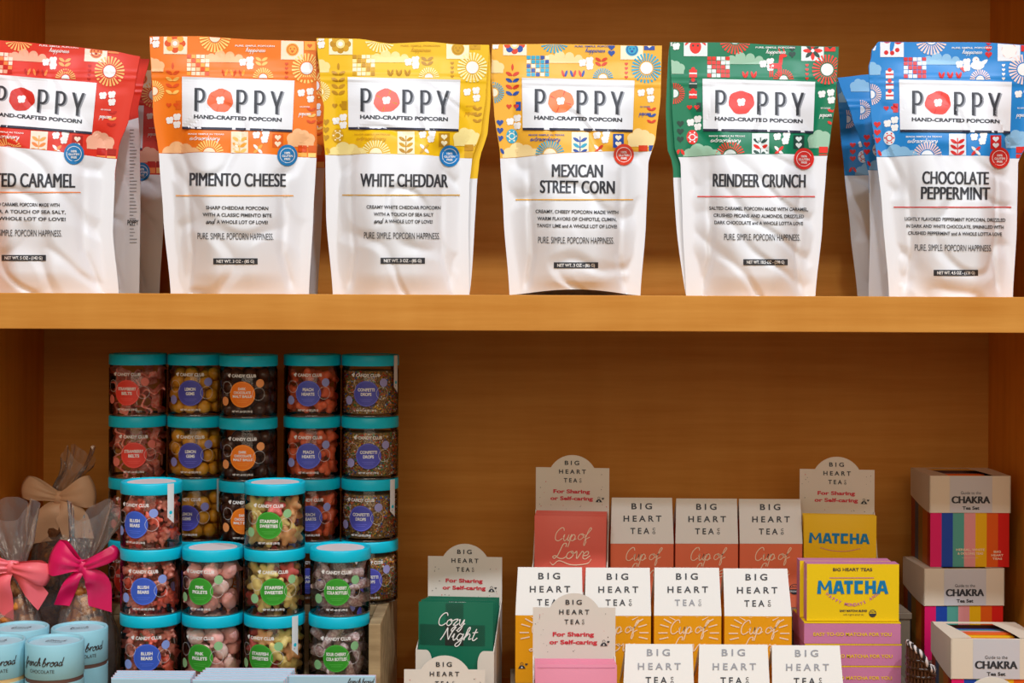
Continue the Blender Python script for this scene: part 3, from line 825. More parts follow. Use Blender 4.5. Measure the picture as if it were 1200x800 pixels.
def bear(m): return blob_mesh('gummy_bear', [(0,0,-.001,.0045,.0035,.0055),(0,-.0008,.006,.0038,.0034,.0036),(.0028,0,.0092,.0015,.0013,.0015),(-.0028,0,.0092,.0015,.0013,.0015),(0,-.0036,.0055,.0016,.0014,.0013),
    (.0042,-.0022,.001,.0016,.0024,.0018),(-.0042,-.0022,.001,.0016,.0024,.0018),(.003,-.0025,-.0058,.002,.003,.0019),(-.003,-.0025,-.0058,.002,.003,.0019)], m, .0008, 2)
def piglet(m): return blob_mesh('gummy_piglet', [(0,0,0,.0085,.0065,.0075),(0,-.0055,-.0008,.0034,.0024,.0028),(.0055,-.001,.0066,.0024,.0016,.0026),(-.0055,-.001,.0066,.0024,.0016,.0026)], m, .001, 3)
def starfish(m):
    b = [(0,0,0,.0050,.0042,.0050)]
    for i in range(5):
        t = math.pi/2 + i*2*math.pi/5
        for k, r in ((.0035,.0038),(.006,.0034),(.0078,.0029)): b.append((k*math.cos(t),0,k*math.sin(t),r,.0036,r))
    return blob_mesh('gummy_starfish', b, m, .0009, 2)
def lathe_mesh(name, prof, m, n=16):
    mb = MB(); mb.lathe(prof, m, n); return mb.mesh(name)
def cola(m): return lathe_mesh('gummy_cola_bottle', [(.0036,-.0105),(.0046,-.0095),(.0046,-.002),(.0038,.001),(.0043,.003),(.003,.006),(.0021,.0085),(.0024,.0095),(.0022,.0108)], m)
def belt(m):
    mb = MB(); rows = []
    for i in range(21):
        t = i/20; x = (t-.5)*.023; z = .0032*math.sin(t*9)
        rows.append([(x, y, z + q) for y, q in ((-.0045,-.0011),(.0045,-.0011),(.0045,.0011),(-.0045,.0011))])
    mb.grid(rows, m, False, close=True); mb.face(rows[0][::-1], m); mb.face(rows[-1], m)
    return mb.mesh('sour_belt')
def gem(m): return lathe_mesh('lemon_gem', [(.002,-.0068),(.0056,-.0045),(.0074,0),(.0056,.0042),(.003,.0062)], m, 8)
def malt(m): return lathe_mesh('malt_ball', [(.0075*math.sin(math.pi*i/10) + 1e-5, -.0075*math.cos(math.pi*i/10)) for i in range(11)], m, 16)
def heart_candy(m):
    return blob_mesh('gummy_heart', [(.0034,0,.0026,.0042,.0034,.0042),(-.0034,0,.0026,.0042,.0034,.0042),(0,0,-.0012,.0048,.0034,.0044),(0,0,-.0048,.0026,.0028,.003)], m, .0009, 2)

CANDY = {
 'bear': ('gummy_bear', [bear(M_BEAR), bear(M_BEAR2)], .0115, 21, 'coral gummy bear', 'gummy'),
 'pig': ('gummy_piglet', [piglet(M_PIG), piglet(M_PIG2)], .0120, 19, 'pink piglet gummy', 'gummy'),
 'star': ('gummy_starfish', [starfish(M_STAR), starfish(M_STAR2), starfish(M_STAR3), starfish(M_STAR)], .0126, 17, 'pastel starfish gummy', 'gummy'),
 'cola': ('gummy_cola_bottle', [cola(M_COLA)], .0118, 19, 'sugared plum cola bottle gummy', 'gummy'),
 'belt': ('sour_belt', [belt(M_BELT)], .0118, 19, 'sugared pink sour belt', 'candy'),
 'gem': ('lemon_gem', [gem(M_GEM)], .0095, 37, 'amber lemon gem', 'candy'),
 'malt': ('malt_ball', [malt(M_MALT)], .0090, 44, 'dark chocolate malt ball', 'candy'),
 'heart': ('gummy_heart', [heart_candy(M_PEACH)], .0106, 27, 'peach red gummy heart', 'gummy'),
}
SPRINKLE_MATS = [mat('sprinkle %d' % i, c, .5, .4) for i, c in enumerate([(222,60,50),(240,190,60),(70,150,90),(240,236,226),(70,110,190),(236,130,60),(120,74,44),(196,150,96)])]

def pack(n, r, R, h, seed):
    """settle n balls of radius r in a drum of radius R and height h"""
    rs = np.random.RandomState(seed)
    p = np.c_[rs.uniform(-R+r, R-r, n)*.7, rs.uniform(-R+r, R-r, n)*.7, r + np.arange(n)/n*(h-2*r)]
    for it in range(500):
        p[:, 2] -= .00025 if it < 440 else 0
        p[:, :2] *= 1.004
        d = p[:, None] - p[None]; L = np.linalg.norm(d, axis=2) + np.eye(n)
        push = np.clip(2*r - L, 0, None) * (1 - np.eye(n))
        p += (d / L[..., None] * push[..., None]).sum(1) * .35
        q = np.hypot(p[:, 0], p[:, 1]); k = np.minimum(1, (R - r)/np.maximum(q, 1e-9)); p[:, 0] *= k; p[:, 1] *= k
        p[:, 2] = np.clip(p[:, 2], r, h - r)
    return p

# ------------------------------------------------------------------ candy jars
JR, JH, LIDZ = .0371, .0800, .0655
def cyl_fn(R):
    return lambda a, b, off: Vector(((R + off)*math.sin(a/R), -(R + off)*math.cos(a/R), b))

FLAV = {
 'bears':   ('BLUSH|BEARS', (58,92,196), (140,160,226), 'bear', 'blue'),
 'piglets': ('PINK|PIGLETS', (54,152,40), (146,196,140), 'pig', 'green'),
 'stars':   ('STARFISH|SWEETIES', (54,152,40), (146,196,140), 'star', 'green'),
 'colas':   ('SOUR CHERRY|COLA BOTTLES', (54,152,40), (132,186,132), 'cola', 'green'),
 'belts':   ('STRAWBERRY|BELTS', (232,66,52), (226,120,104), 'belt', 'coral'),
 'gems':    ('LEMON|GEMS', (72,72,170), (140,140,206), 'gem', 'violet'),
 'malts':   ('DARK|CHOCOLATE|MALT BALLS', (244,124,12), (244,160,96), 'malt', 'orange'),
 'hearts':  ('PEACH|HEARTS', (78,86,186), (150,156,214), 'heart', 'blue'),
 'drops':   ('CONFETTI|DROPS', (78,80,180), (160,156,210), None, 'violet'),
}
PLASTIC_RIM = clear_mat('jar edge plastic', (0.88, 0.92, 0.92), 0.05, 0.16, 1.5)
_mb = MB(); _mb.lathe([(.0335, .0008), (.0362, .0012), (JR, .0032), (JR, LIDZ - .0045), (.0362, LIDZ - .003), (.0355, LIDZ + .004)], CLEAR, 48, cap0=True, cap1=False)
for _z, _r in ((.0014, .0366),): _mb.lathe([(_r, _z-.0009), (_r+.0006, _z), (_r, _z+.0009)], PLASTIC_RIM, 48, cap0=False, cap1=False)
JAR_ME = _mb.mesh('jar_body')
_mb = MB(); _mb.lathe([(.0350, LIDZ), (.0369, LIDZ), (.0373, LIDZ + .0008), (.0373, JH - .0022), (.0366, JH - .0006), (.0350, JH - .0002), (.0334, JH - .0006), (.0330, JH - .0020), (.0300, JH - .0020)], TEAL, 56, cap0=True, cap1=True)
LID_ME = _mb.mesh('lid')
_mb = MB(); _mb.lathe([(.0295, JH - .0019), (.0293, JH - .0016)], mat('pale lid disc', (236, 224, 224), .35), 40)
DISC_ME = _mb.mesh('lid_disc')
SEAL = mat('white seal tape', (226, 230, 232), .35)
_g = Gfx(cyl_fn(.0375), eps=.0005, step=.00008, seg=.004, ydown=False)
_g.quad([(.0400, JH - .001), (.0495, JH - .001), (.0495, .0305), (.0400, .0385)], SEAL, 1)
_g.disk(.0447, .044, .0022, TEAL, 3); _g.disk(.0436, .0395, .0008, GREY_INK, 3)
SEAL_ME = _g.mb.mesh('seal_tape')

_cache = {}
def flavour_meshes(fl):
    if fl in _cache: return _cache[fl]
    title, c, c2, cd, cname = FLAV[fl]
    lm = mat(fl + ' label', c, .4); dm = mat(fl + ' dot', c2, .45); rim = mat(fl + ' label rim', tuple(min(255, v + 50) for v in c), .4)
    g = Gfx(cyl_fn(JR), eps=.0004, step=.0001, seg=.003, ydown=False)
    g.disk(0, .0305, .0165, lm, 1, n=36); g.ring(0, .0305, .0153, .0157, rim, 2, n=36)
    lab = g.mb.mesh('label')
    g = Gfx(cyl_fn(JR), eps=.0007, step=.0001, seg=.003, ydown=False)
    L = title.split('|')
    for i, t in enumerate(L):
        cap = .0040 if len(L) == 2 else .0033
        w = min(.024, .0030*len(t)*(.9 if len(L) == 2 else .8))
        g.text(t, 0, .0305 + (.0030 if len(L) == 2 else .0055) - i*(cap*1.45), cap, WHITE_INK, width=w, bold=.035, layer=3)
    for k in range(2): g.rect(-.008 + .002*k, .0232 - k*.0022, .008 - .002*k, .0228 - k*.0022, rim, 3)
    txt = g.mb.mesh('lettering')
    g = Gfx(cyl_fn(JR), eps=.0004, step=.0001, seg=.004, ydown=False)
    g.text('CANDY CLUB', .002, .0520, .0040, WHITE_INK, width=.031, bold=.03, layer=3)
    for dx, dy in ((-.0185,.0545),(-.0165,.0555),(-.0172,.0532)): g.disk(dx, dy, .0014, WHITE_INK, 3, n=8)
    for i in range(1):
        g.ring(.0208, .0310, .0078, .0081, WHITE_INK, 3, n=30); g.ring(-.0215, .0390, .0074, .0077, WHITE_INK, 3, n=30)
    br0 = g.mb.mesh('brand_lettering')
    g = Gfx(cyl_fn(JR), eps=.0004, step=.0001, seg=.004, ydown=False)
    g.text('NET WT. 6.0 OZ (170 G)', 0, .0078, .0024, WHITE_INK, width=.026, bold=.03, layer=3)
    br = (br0, g.mb.mesh('net_weight_lettering'))
    dots = []
    for q in ((.0228, .0445, .0054), (-.0245, .0215, .0058)):
        g = Gfx(cyl_fn(JR), eps=.0004, step=.0001, seg=.003, ydown=False)
        g.disk(q[0], q[1], q[2], dm, 2, n=18); dots.append(g.mb.mesh('bubble_dot'))
    _cache[fl] = (lab, txt, br, dots)
    return _cache[fl]

_njar = [0]
def jar(fl, x, y, z, yaw, where, group, seal=False, fill=True, nfill=None, inside=None):
    cname = FLAV[fl][4]; title = FLAV[fl][0].replace('|', ' ').lower()
    r = thing('candy_jar', 'teal-lidded jar of %s, %s' % (title, where), 'candy jar', (x, y, z), (0, 0, yaw), group)
    obj('jar_body', JAR_ME, r); ld = obj('lid', LID_ME, r); obj('lid_disc', DISC_ME, ld)
    lab, txt, br, dots = flavour_meshes(fl)
    lb = obj('label', lab, r); lb['label'] = 'round %s flavour label' % cname; obj('lettering', txt, lb)
    obj('brand_lettering', br[0], r); obj('net_weight_lettering', br[1], r)
    for q in dots: obj('bubble_dot', q, r)
    if seal: obj('seal_tape', SEAL_ME, r)
    _njar[0] += 1; sd = _njar[0]
    rnd = random.Random(sd)
    if not fill: return r
    if fl == 'drops':
        mb = MB()
        for i in range(1500):
            h = rnd.random(); t = rnd.uniform(0, 2*math.pi); q = .0342*math.sqrt(rnd.uniform(.84, 1)); zz = .0055 + h*.053
            c, s = rnd.uniform(-1, 1), rnd.uniform(-1, 1); rr = rnd.uniform(.0012, .0022)
            m = SPRINKLE_MATS[rnd.randrange(8)]; p = Vector((q*math.cos(t), q*math.sin(t), zz))
            a = Vector((rnd.uniform(-1,1), rnd.uniform(-1,1), rnd.uniform(-1,1))).normalized()*rr; b = a.orthogonal().normalized()*rr*rnd.choice((.5, .9)); d = a.cross(b).normalized()*rr*.6
            mb.raw([p+a, p+b, p-a, p-b, p+d, p-d], [(0,1,4),(1,2,4),(2,3,4),(3,0,4),(1,0,5),(2,1,5),(3,2,5),(0,3,5)], m)
        core = mat('brown sprinkle mass', (112, 78, 46), .8, bump=(700, 1, .002), mottle=((190, 150, 90), 420))
        mb.lathe([(.0312, .004), (.0322, .006), (.0322, .056), (.029, .059)], core, 32)
        o = mb.build('confetti_sprinkles'); o.location = (x, y, z); o.rotation_euler = (0, 0, yaw)
        o['kind'] = 'stuff'; tag(o, 'mixed confetti sprinkles filling the %s jar, %s' % (title, where), 'sprinkles')
        return r
    nm, meshes, rad, n, what, cat = CANDY[FLAV[fl][3]]
    n = nfill or n
    for i, p in enumerate(pack(n, rad, .0358, .061, sd)):
        o = obj(nm, meshes[rnd.randrange(len(meshes))])
        o.location = (x + p[0], y + p[1], z + .0025 + p[2])
        o.rotation_euler = (rnd.uniform(-.9, .9), rnd.uniform(-3, 3), rnd.uniform(-.9, .9)) if nm not in ('malt_ball',) else (0, 0, 0)
        o.scale = ({'gummy_bear':1.3,'gummy_piglet':1.32,'gummy_starfish':1.32,'gummy_cola_bottle':1.28,'sour_belt':1.25,'lemon_gem':1.28,'malt_ball':1.2,'gummy_heart':1.35}[nm],)*3
        tag(o, '%s in the %s-labelled jar %s' % (what, cname, inside or where), cat, '%s inside jar %d' % (what + 's', sd))
    return r

FY = .09; ZFR = -.4698
def jx(px, Y): return wx(px, Y)
GF = 'candy jars in the front stacks'
fx = [-.4425, -.3665, -.2905, -.2110]
yawf = {(0,0): -.10, (0,1): .05, (0,2): .06}
front = [('bears', 0), ('piglets', 1), ('stars', 2), ('colas', 3)]
ROWN = ['lowest of its front stack', 'second from the bottom of its front stack', 'topmost of its front stack']
for fl, c in front:
    n = 3 if c in (0, 2) else 2
    for k in range(n):
        where = ('lowest' if k == 0 else 'topmost' if k == n - 1 else 'middle') + ' of its front stack'
        yw = {('bears',0): .10, ('bears',1): -.02, ('bears',2): -.32, ('piglets',0): -.24, ('piglets',1): -.24, ('stars',0): -.33, ('stars',1): .12, ('stars',2): -.05, ('colas',0): .02, ('colas',1): 0}[(fl, k)]
        jar(fl, fx[c] + (.0012 if k == 1 else 0)*(1 if c == 3 else 0), FY, ZFR + k*JH, yw, where, GF, seal=(fl, k) in (('bears',2), ('stars',0)))
GB = 'candy jars in the rear stacks on the crate'
bx_ = [-.4875, -.4110, -.3390, -.2600, -.1845]; by_ = [.205, .205, .1795, .205, .205]
ZB = -.398
TIER = ['bottom', 'third', 'second', 'top']
for c, fl in enumerate(('belts', 'gems', 'malts', 'hearts', 'drops')):
    for k in range(4):
        hid = k == 0 and c in (1, 2, 3)
        w = {3: 'topmost of its rear stack', 2: 'second from the top of its rear stack', 1: 'third from the top of its rear stack', 0: 'at the foot of its rear stack'}[k]
        yw = [(-.15, -.02, -.05, -.02, -.05), (.1, .0, -.02, .0, .04), (-.02, -.12, .0, .05, -.22), (-.2, 0, 0, 0, .1)][3 - k][c] 
        jar(fl, bx_[c], by_[c], ZB + k*JH, yw, w, GB, seal=(c, k) in ((1, 1), (4, 1), (4, 3)), fill=not hid)

# ------------------------------------------------------------------ the stepped wooden crate under the jars
cr = thing('wooden_crate', 'weathered wooden step crate under the stacked candy jars', 'crate', (-.345, .17, ZF))
zt, zs = ZB - ZF, ZFR - ZF   # top and step heights
def part_box(name, par, lo, hi, m, bev=.0012):
    mb = MB(); mb.box(lo, hi, m, bev); return mb.build(name, par)
part_box('side_panel', cr, (.1735, -.115, 0), (.1880, .155, zt), CRATE)
part_box('side_panel', cr, (-.1800, -.002, 0), (-.1735, .155, zt), CRATE)
part_box('top_board', cr, (-.1733, -.002, zt - .014), (.1733, .155, zt), CRATE)
part_box('front_board', cr, (-.1733, -.002, 0), (.1733, .008, zt - .0142), CRATE)
part_box('step_board', cr, (-.137, -.122, zs - .012), (.1733, -.0022, zs), CRATE)
part_box('step_front', cr, (-.137, -.122, 0), (.1733, -.112, zs - .0122), CRATE)

# ------------------------------------------------------------------ clear cookie bags with ribbon bows
def ribbon_tail(mb, p0, path, w0, w1, m, notch=0.0, th=.0006, wave=.004, seed=0):
    """flat ribbon from p0 along path (list of (dx, dz)); width across the path"""
    pts = catmull([(0, 0)] + path, 6); F = []; B = []
    n = len(pts)
    for i, p in enumerate(pts):
        t = i/(n-1); q0 = pts[max(0,i-1)]; q1 = pts[min(n-1,i+1)]
        d = Vector((q1[0]-q0[0], q1[1]-q0[1])); d.normalize(); nn = Vector((-d.y, d.x)); w = w0 + (w1-w0)*smooth(0, .6, t)
        f = []; b = []
        for k in range(7):
            s = k/6*2 - 1
            ext = d * (w*.45*notch*s) * t if notch else Vector((0, 0))
            x = p[0] + nn.x*s*w/2 + ext.x; z = p[1] + nn.y*s*w/2 + ext.y
            y = -wave*math.sin(t*5 + seed + s*.9) - .003*(1 - s*s)*math.sin(math.pi*min(1, t*1.4))
            f.append(p0 + Vector((x, y, z))); b.append(p0 + Vector((x, y + th, z)))
        F.append(f); B.append(b)
    mb.grid(F, m, True); mb.grid(B, m, True)
    mb.grid([[r[0] for r in F], [r[0] for r in B]], m, False); mb.grid([[r[-1] for r in F], [r[-1] for r in B]], m, False); mb.grid([F[-1], B[-1]], m, False)

def ribbon_loop(mb, p0, vec, w0, w1, depth, m, sag=0.0, seed=0):
    """a loop of ribbon: two sheets pressed together at the knot, rounded at the far end"""
    v = Vector((vec[0], vec[1])); L = v.length; d = v/L; nn = Vector((-d.y, d.x)); rows = []
    for side in (1, -1):
        for i in range(13):
            t = i/12 if side == 1 else 1 - i/12
            if side == -1 and i == 0: continue
            w = w0 + (w1-w0)*smooth(0, .8, t)
            off = depth*math.sin(math.pi*min(1, t*1.0))**.6*side if 0 < t < 1 else 0
            row = []
            for k in range(9):
                s = k/8*2 - 1
                bow = .010*(s*s)*smooth(.55, 1, t)
                fold = .0022*math.sin(s*7 + seed)*(1 - t)
                q = d*(t*L - bow*.5) + nn*(s*w/2) + Vector((0, -sag*t*t))
                row.append(p0 + Vector((q.x, -off*(1 - .3*s*s) - .004 + fold, q.y)))
            rows.append(row)
    mb.grid(rows, m, True)

def cookie_bag(label, loc, hn, h, rx, ry, bow, content, seed, fl=.036, flx=0.0):
    """clear bag gathered at height hn, flaring to height h"""
    r = thing('cookie_bag', label, 'cookie bag', loc, group='clear cookie bags with bows')
    mb = MB(); NT = 64; rows = []
    ZS = [0, .004, .02, .06, hn*.55, hn*.75, hn*.9, hn, hn + .012, hn + (h-hn)*.45, h]
    KX = [rx*.8, rx*.96, rx, rx*1.02, rx*.98, rx*.74, rx*.34, .010, .014, fl*.7, fl]
    KY = [ry*.8, ry*.96, ry, ry*1.05, ry*.98, ry*.66, ry*.34, .009, .010, .010, .009]
    for i in range(49):
        z = h*i/48; a = interp(z, ZS, KX); b = interp(z, ZS, KY); row = []
        for j in range(NT):
            t = 2*math.pi*j/NT; c, s = math.cos(t), math.sin(t)
            sx = math.copysign(abs(c)**.62, c); sy = math.copysign(abs(s)**.62, s)
            amp = .0045 * smooth(0, .03, z)
            n1 = noise.noise(Vector((c*3 + seed, s*3, z*22))) * amp + .004*noise.noise(Vector((c*6 + seed, s*6, z*6)))*smooth(hn*.5, hn, z)
            g = 1 + .08*math.sin(j*2*math.pi/NT*9 + seed)*smooth(hn*.6, hn, z)
            tip = .014*math.sin(t*3 + seed)*smooth(hn + .02, h, z)
            row.append(((a*g + n1)*sx + flx*smooth(hn, h, z), (b*g + n1)*sy, z + tip))
        rows.append(row)
    mb.grid(rows, FILM, True, close=True); mb.face(rows[0][::-1], FILM)
    mb.build('cellophane', r)
    bm_ = MATS[bow['mat']]
    o = Vector((0, -.0165, hn))
    bw = None
    kn = MB()
    kn.lathe([(.001, -.0085), (.0058, -.0075), (.0070, 0), (.0058, .0075), (.001, .0085)], bm_, 16, c=(0, 0, 0))
    kn.v = [Vector((v.x*bow.get('kw', 1.25), v.y*.75 - .0195, v.z + hn)) for v in kn.v]
    bw = kn.build('bow_knot', r)
    bw['label'] = bow['label']
    for (vec, w1, sag, dep) in bow['loops']:
        m_ = MB(); ribbon_loop(m_, o, vec, .013, w1, dep, bm_, sag, seed); m_.build('bow_loop', bw)
    for (path, w1, notch) in bow['tails']:
        m_ = MB(); ribbon_tail(m_, o + Vector((0, -.004, -.003)), path, .010, w1, bm_, notch, seed=seed + w1*100); m_.build('bow_tail', bw)
    tie = MB(); tie.lathe([(.0118, hn - .0035), (.0124, hn), (.0118, hn + .0035)], bm_, 20, cap0=False, cap1=False); tie.build('ribbon_tie', r)
    cm, what, cat, n, rad = content
    rnd = random.Random(seed)
    RR = min(rx, ry) * .96
    P = pack(n, rad, RR, hn*.90, seed)
    for p in P:
        p[:2] *= interp(p[2], [hn*.52, hn*.9], [1.0, .42])
        c = obj(what[0], rnd.choice(cm))
        c.location = (loc[0] + p[0]*rx/RR*.93, loc[1] + p[1]*ry/RR*.93, loc[2] + .003 + p[2])
        c.rotation_euler = (rnd.uniform(-3, 3), rnd.uniform(-3, 3), rnd.uniform(-3, 3))
        k = rnd.uniform(.85, 1.12)*rad/.0135; c.scale = (k, k, k)
        tag(c, what[1], cat, what[1])
    return r

def chunk_mesh(name, m, seed, ex):
    """a rough broken chunk"""
    bm = bmesh.new(); bmesh.ops.create_icosphere(bm, subdivisions=3, radius=1)
    for v in bm.verts:
        p = v.co.copy()
        q = Vector((math.copysign(abs(p.x)**.55, p.x), math.copysign(abs(p.y)**.55, p.y), math.copysign(abs(p.z)**.55, p.z)))
        k = 1 + .22*noise.noise(p*1.6 + Vector((seed, 0, 0))) + .09*noise.noise(p*5 + Vector((0, seed, 0)))
        v.co = Vector((q.x*ex[0], q.y*ex[1], q.z*ex[2]))*k
    mb = MB(); mb.bm(bm, m, True); return mb.mesh(name)
M_HONEY = mat('golden brittle', (206, 134, 48), .5, .4, bump=(260, .7, .002), mottle=((160, 88, 34), 110))
M_COOK = mat('brown cookie', (126, 82, 50), .8, .2, bump=(240, .8, .003), mottle=((84, 52, 34), 130))
M_COOK2 = mat('tan cookie', (170, 120, 74), .8, .2, bump=(240, .8, .003), mottle=((110, 66, 38), 130))
honey = [chunk_mesh('brittle_chunk', M_HONEY, q, (.0125, .010, .0085)) for q in (1, 2, 3)] + [chunk_mesh('brittle_chunk', M_COOK2, 7, (.012, .010, .009))]
cook = [chunk_mesh('cookie_chunk', (M_COOK, M_COOK2)[q % 2], q + 20, (.0125, .011, .009)) for q in range(4)]
mat('beige satin', (226, 186, 150), .5, .4); mat('coral satin', (246, 108, 118), .32, .5); mat('hot pink satin', (226, 24, 96), .3, .5)

# beige bow
Xa = wx(75, .275); Ya = .275
cookie_bag('clear cookie bag tied with a beige bow, behind the two pink-bowed bags', (Xa, Ya, ZF), wz(580, Ya, 75) - ZF, wz(533, Ya, 75) - ZF, .050, .034,
   dict(mat='beige satin', label='beige satin bow', kw=1.2, loops=[((-.050, .016), .030, .0, .010), ((.050, .010), .042, .0, .011)],
        tails=[([(-.012,-.020),(-.024,-.058)], .034, -.55), ([(.016,-.020),(.026,-.052)], .040, .35)]),
   (cook, ('cookie_chunk', 'brown cookie chunk inside the beige-bowed bag'), 'cookie', 36, .0150), 21, fl=.020, flx=.022)
Yb2 = .124; Xb = wx(20, Yb2)
cookie_bag('clear cookie bag tied with a coral pink bow beside the pale blue tins', (Xb, Yb2, ZF), wz(661, Yb2, 20) - ZF, wz(596, Yb2, 20) - ZF, .0385, .0275,
   dict(mat='coral satin', label='coral pink satin bow', kw=1.6, loops=[((-.050, .004), .028, .0, .010), ((.050, -.006), .028, .004, .011)],
        tails=[([(-.010,-.022),(-.010,-.058)], .026, .5), ([(.022,-.018),(.040,-.040)], .022, -.45)]),
   (honey, ('brittle_chunk', 'golden brittle chunk inside the coral-bowed bag'), 'brittle', 26, .0140), 22, fl=.034, flx=-.008)
Yc = .124; Xc = wx(103, Yc)
cookie_bag('clear cookie bag tied with a hot pink bow beside the candy jars', (Xc, Yc, ZF), wz(660, Yc, 103) - ZF, wz(598, Yc, 103) - ZF, .0385, .0275,
   dict(mat='hot pink satin', label='hot pink satin bow', kw=1.6, loops=[((-.040, .014), .044, .0, .012), ((.046, .016), .018, -.004, .008)],
        tails=[([(-.014,-.020),(-.026,-.046)], .018, -.4), ([(.018,-.016),(.022,-.050)], .030, .35)]),
   (honey, ('brittle_chunk', 'golden brittle chunk inside the hot-pink-bowed bag'), 'brittle', 26, .0140), 23, fl=.032, flx=.010)

# ------------------------------------------------------------------ pale blue drinking chocolate tins
BLUE = mat('pale blue card', (152, 208, 222), .5, .35)
BLUE2 = mat('pale blue lid disc', (176, 216, 228), .45, .35)
COCOA = mat('cocoa brown band', (104, 72, 62), .5); CREAMB = mat('cream band', (226, 190, 130), .5)
DK = mat('dark brown ink', (58, 44, 42), .5)
TR_, TH_ = .0332, .148
def tin(px, Y, band, where, yaw=0.0):
    x = wx(px, Y)
    r = thing('chocolate_tin', 'pale blue cardboard chocolate tin %s' % where, 'tin', (x, Y, ZF), (0, 0, yaw), 'pale blue chocolate tins')
    zs = TH_ - .040
    mb = MB(); mb.lathe([(TR_-.001, 0), (TR_, .001), (TR_, zs - .0045)], BLUE, 48); mb.build('tin_body', r)
    mb = MB(); mb.lathe([(TR_-.0008, zs - .0045), (TR_-.0008, zs)], band, 48, cap0=False, cap1=False); mb.build('neck_band', r)
    mb = MB(); mb.lathe([(TR_-.0006, zs), (TR_, zs + .0006), (TR_, TH_ - .0014), (TR_-.0012, TH_), (TR_-.0032, TH_ - .0004), (TR_-.0040, TH_ - .0030)], BLUE, 48, cap1=False); ld = mb.build('lid', r)
    mb = MB(); mb.lathe([(TR_-.0041, TH_ - .0030), (.0005, TH_ - .0029)], BLUE2, 40, cap0=False); mb.build('lid_disc', ld)
    g = Gfx(face_fn((0, 0, TH_ - .0028), (1, 0, 0), (0, 1, 0), (0, 0, 1)), eps=.0003, seg=.004, ydown=False)
    g.script('french', 0, .002, .0032, DK, width=.022, pen=.18); g.text('CHOCOLATE', 0, -.0045, .0022, DK, width=.02)
    g.build('lid_lettering', ld)
    g = Gfx(cyl_fn(TR_), eps=.0004, seg=.003, ydown=False)
    g.script('french', -.0125, TH_ - .0235, .0048, DK, width=.0235, pen=.20); g.script('broad.', .0125, TH_ - .0235, .0048, DK, width=.0225, pen=.20) if False else g.script('broad', .0125, TH_ - .0235, .0048, DK, width=.0225, pen=.20)
    g.text('CHOCOLATE', 0, TH_ - .0315, .0038, DK, width=.030, bold=0)
    g.build('lettering', ld)
    g = Gfx(cyl_fn(TR_), eps=.0004, seg=.003, ydown=False)
    g.text('drinking chocolate', 0, zs - .026, .0032, DK, width=.032, bold=0); g.build('body_lettering', r)
    return r
tin(66, -.020, COCOA, 'standing foremost with a cocoa brown band', -.18)
tin(-2.5, -.022, CREAMB, 'with a cream band, cut by the picture edge', .25)
tin(95, .0495, COCOA, 'half hidden below the hot pink bow', .42)
tin(26, .0495, COCOA, 'hidden but for its top, below the coral bow', .1)

# ------------------------------------------------------------------ pale blue chocolate bars standing in rows
BARB = mat('pale blue bar wrapper', (172, 210, 228), .5, .35)
BARE = mat('pink bar edge', (226, 196, 212), .5, .35)
def bar_row(x0, x1, ytop, n, y_front, name, dx=0.0, lettered=False, step=.0105):
    for i in range(n):
        Y = y_front + i*step
        a = wx(x0, y_front, 790) + dx*i; b = wx(x1, y_front, 790) + dx*i
        zt = wz(ytop, y_front, (x0 + x1)/2)
        r = thing('chocolate_bar', 'pale blue wrapped chocolate bar, %s' % name[i], 'chocolate bar', ((a+b)/2, Y, ZF), (0, 0, 0), 'pale blue chocolate bars below the jars')
        w = (b-a)/2; h = zt - ZF
        mb = MB(); mb.box((-w, -.0034, 0), (w, .0034, h), BARB, .001); mb.build('wrapper', r)
        mb = MB(); mb.box((-w - .0006, -.0004, .001), (w + .0006, .0004, h + .0006), BARE); mb.build('wrapper_seam', r)
        g = Gfx(face_fn((0, -.0034, 0), (1, 0, 0), (0, 0, 1), (0, -1, 0)), eps=.0003, seg=.004, ydown=False)
        q = .030 if n > 1 else .0085
        g.script('french broad', .034, h - q, .0030, DK, width=.030, pen=.2); g.text('CHOCOLATE', .034, h - q - .006, .0022, DK, width=.022)
        g.build('lettering', r)
bar_row(131, 224, 794, 4, -.030, ['front of the row below the blush bears jar', 'second in the row below the blush bears jar', 'third in the row below the blush bears jar', 'hindmost in the row below the blush bears jar'], -.0006)
bar_row(226, 333, 796, 6, -.034, ['front of the row below the starfish jar', 'second in the row below the starfish jar', 'third in the row below the starfish jar', 'fourth in the row below the starfish jar', 'fifth in the row below the starfish jar', 'hindmost in the row below the starfish jar'], .0009)
bar_row(337, 440, 791, 1, -.010, ['alone below the sour cherry cola bottles jar'])

# ------------------------------------------------------------------ tea side: risers
slab_r = lambda name, label, lo, hi: None
def riser(label, lo, hi):
    c = ((lo[0]+hi[0])/2, (lo[1]+hi[1])/2, lo[2])
    r = thing('display_riser', label, 'riser', c)
    q = lambda p: tuple(p[i] - c[i] for i in range(3))
    mb = MB(); mb.box(q((lo[0], lo[1], hi[2] - .008)), q(hi), RISER, .0008); mb.build('top_board', r)
    mb = MB(); mb.box(q((lo[0] + .002, lo[1] + .002, lo[2])), q((hi[0] - .002, hi[1] - .002, hi[2] - .0082)), RISER); mb.build('body', r)
ZR1, ZR2 = -.4100, -.4830
riser('grey brown riser carrying the coral tea boxes and two tea displays', (.018, .190, ZF), (.520, .345, ZR1))
riser('low grey brown riser carrying the amber tea boxes and matcha boxes', (.000, .085, ZF), (.500, .186, ZR2))
riser('small plinth under the rear chakra tea boxes', (.520, .215, ZF), (.678, .345, -.4828))

riser('thin grey brown board under the foremost chakra tea box', (.508, .055, ZF), (.650, .170, ZF + .0122))

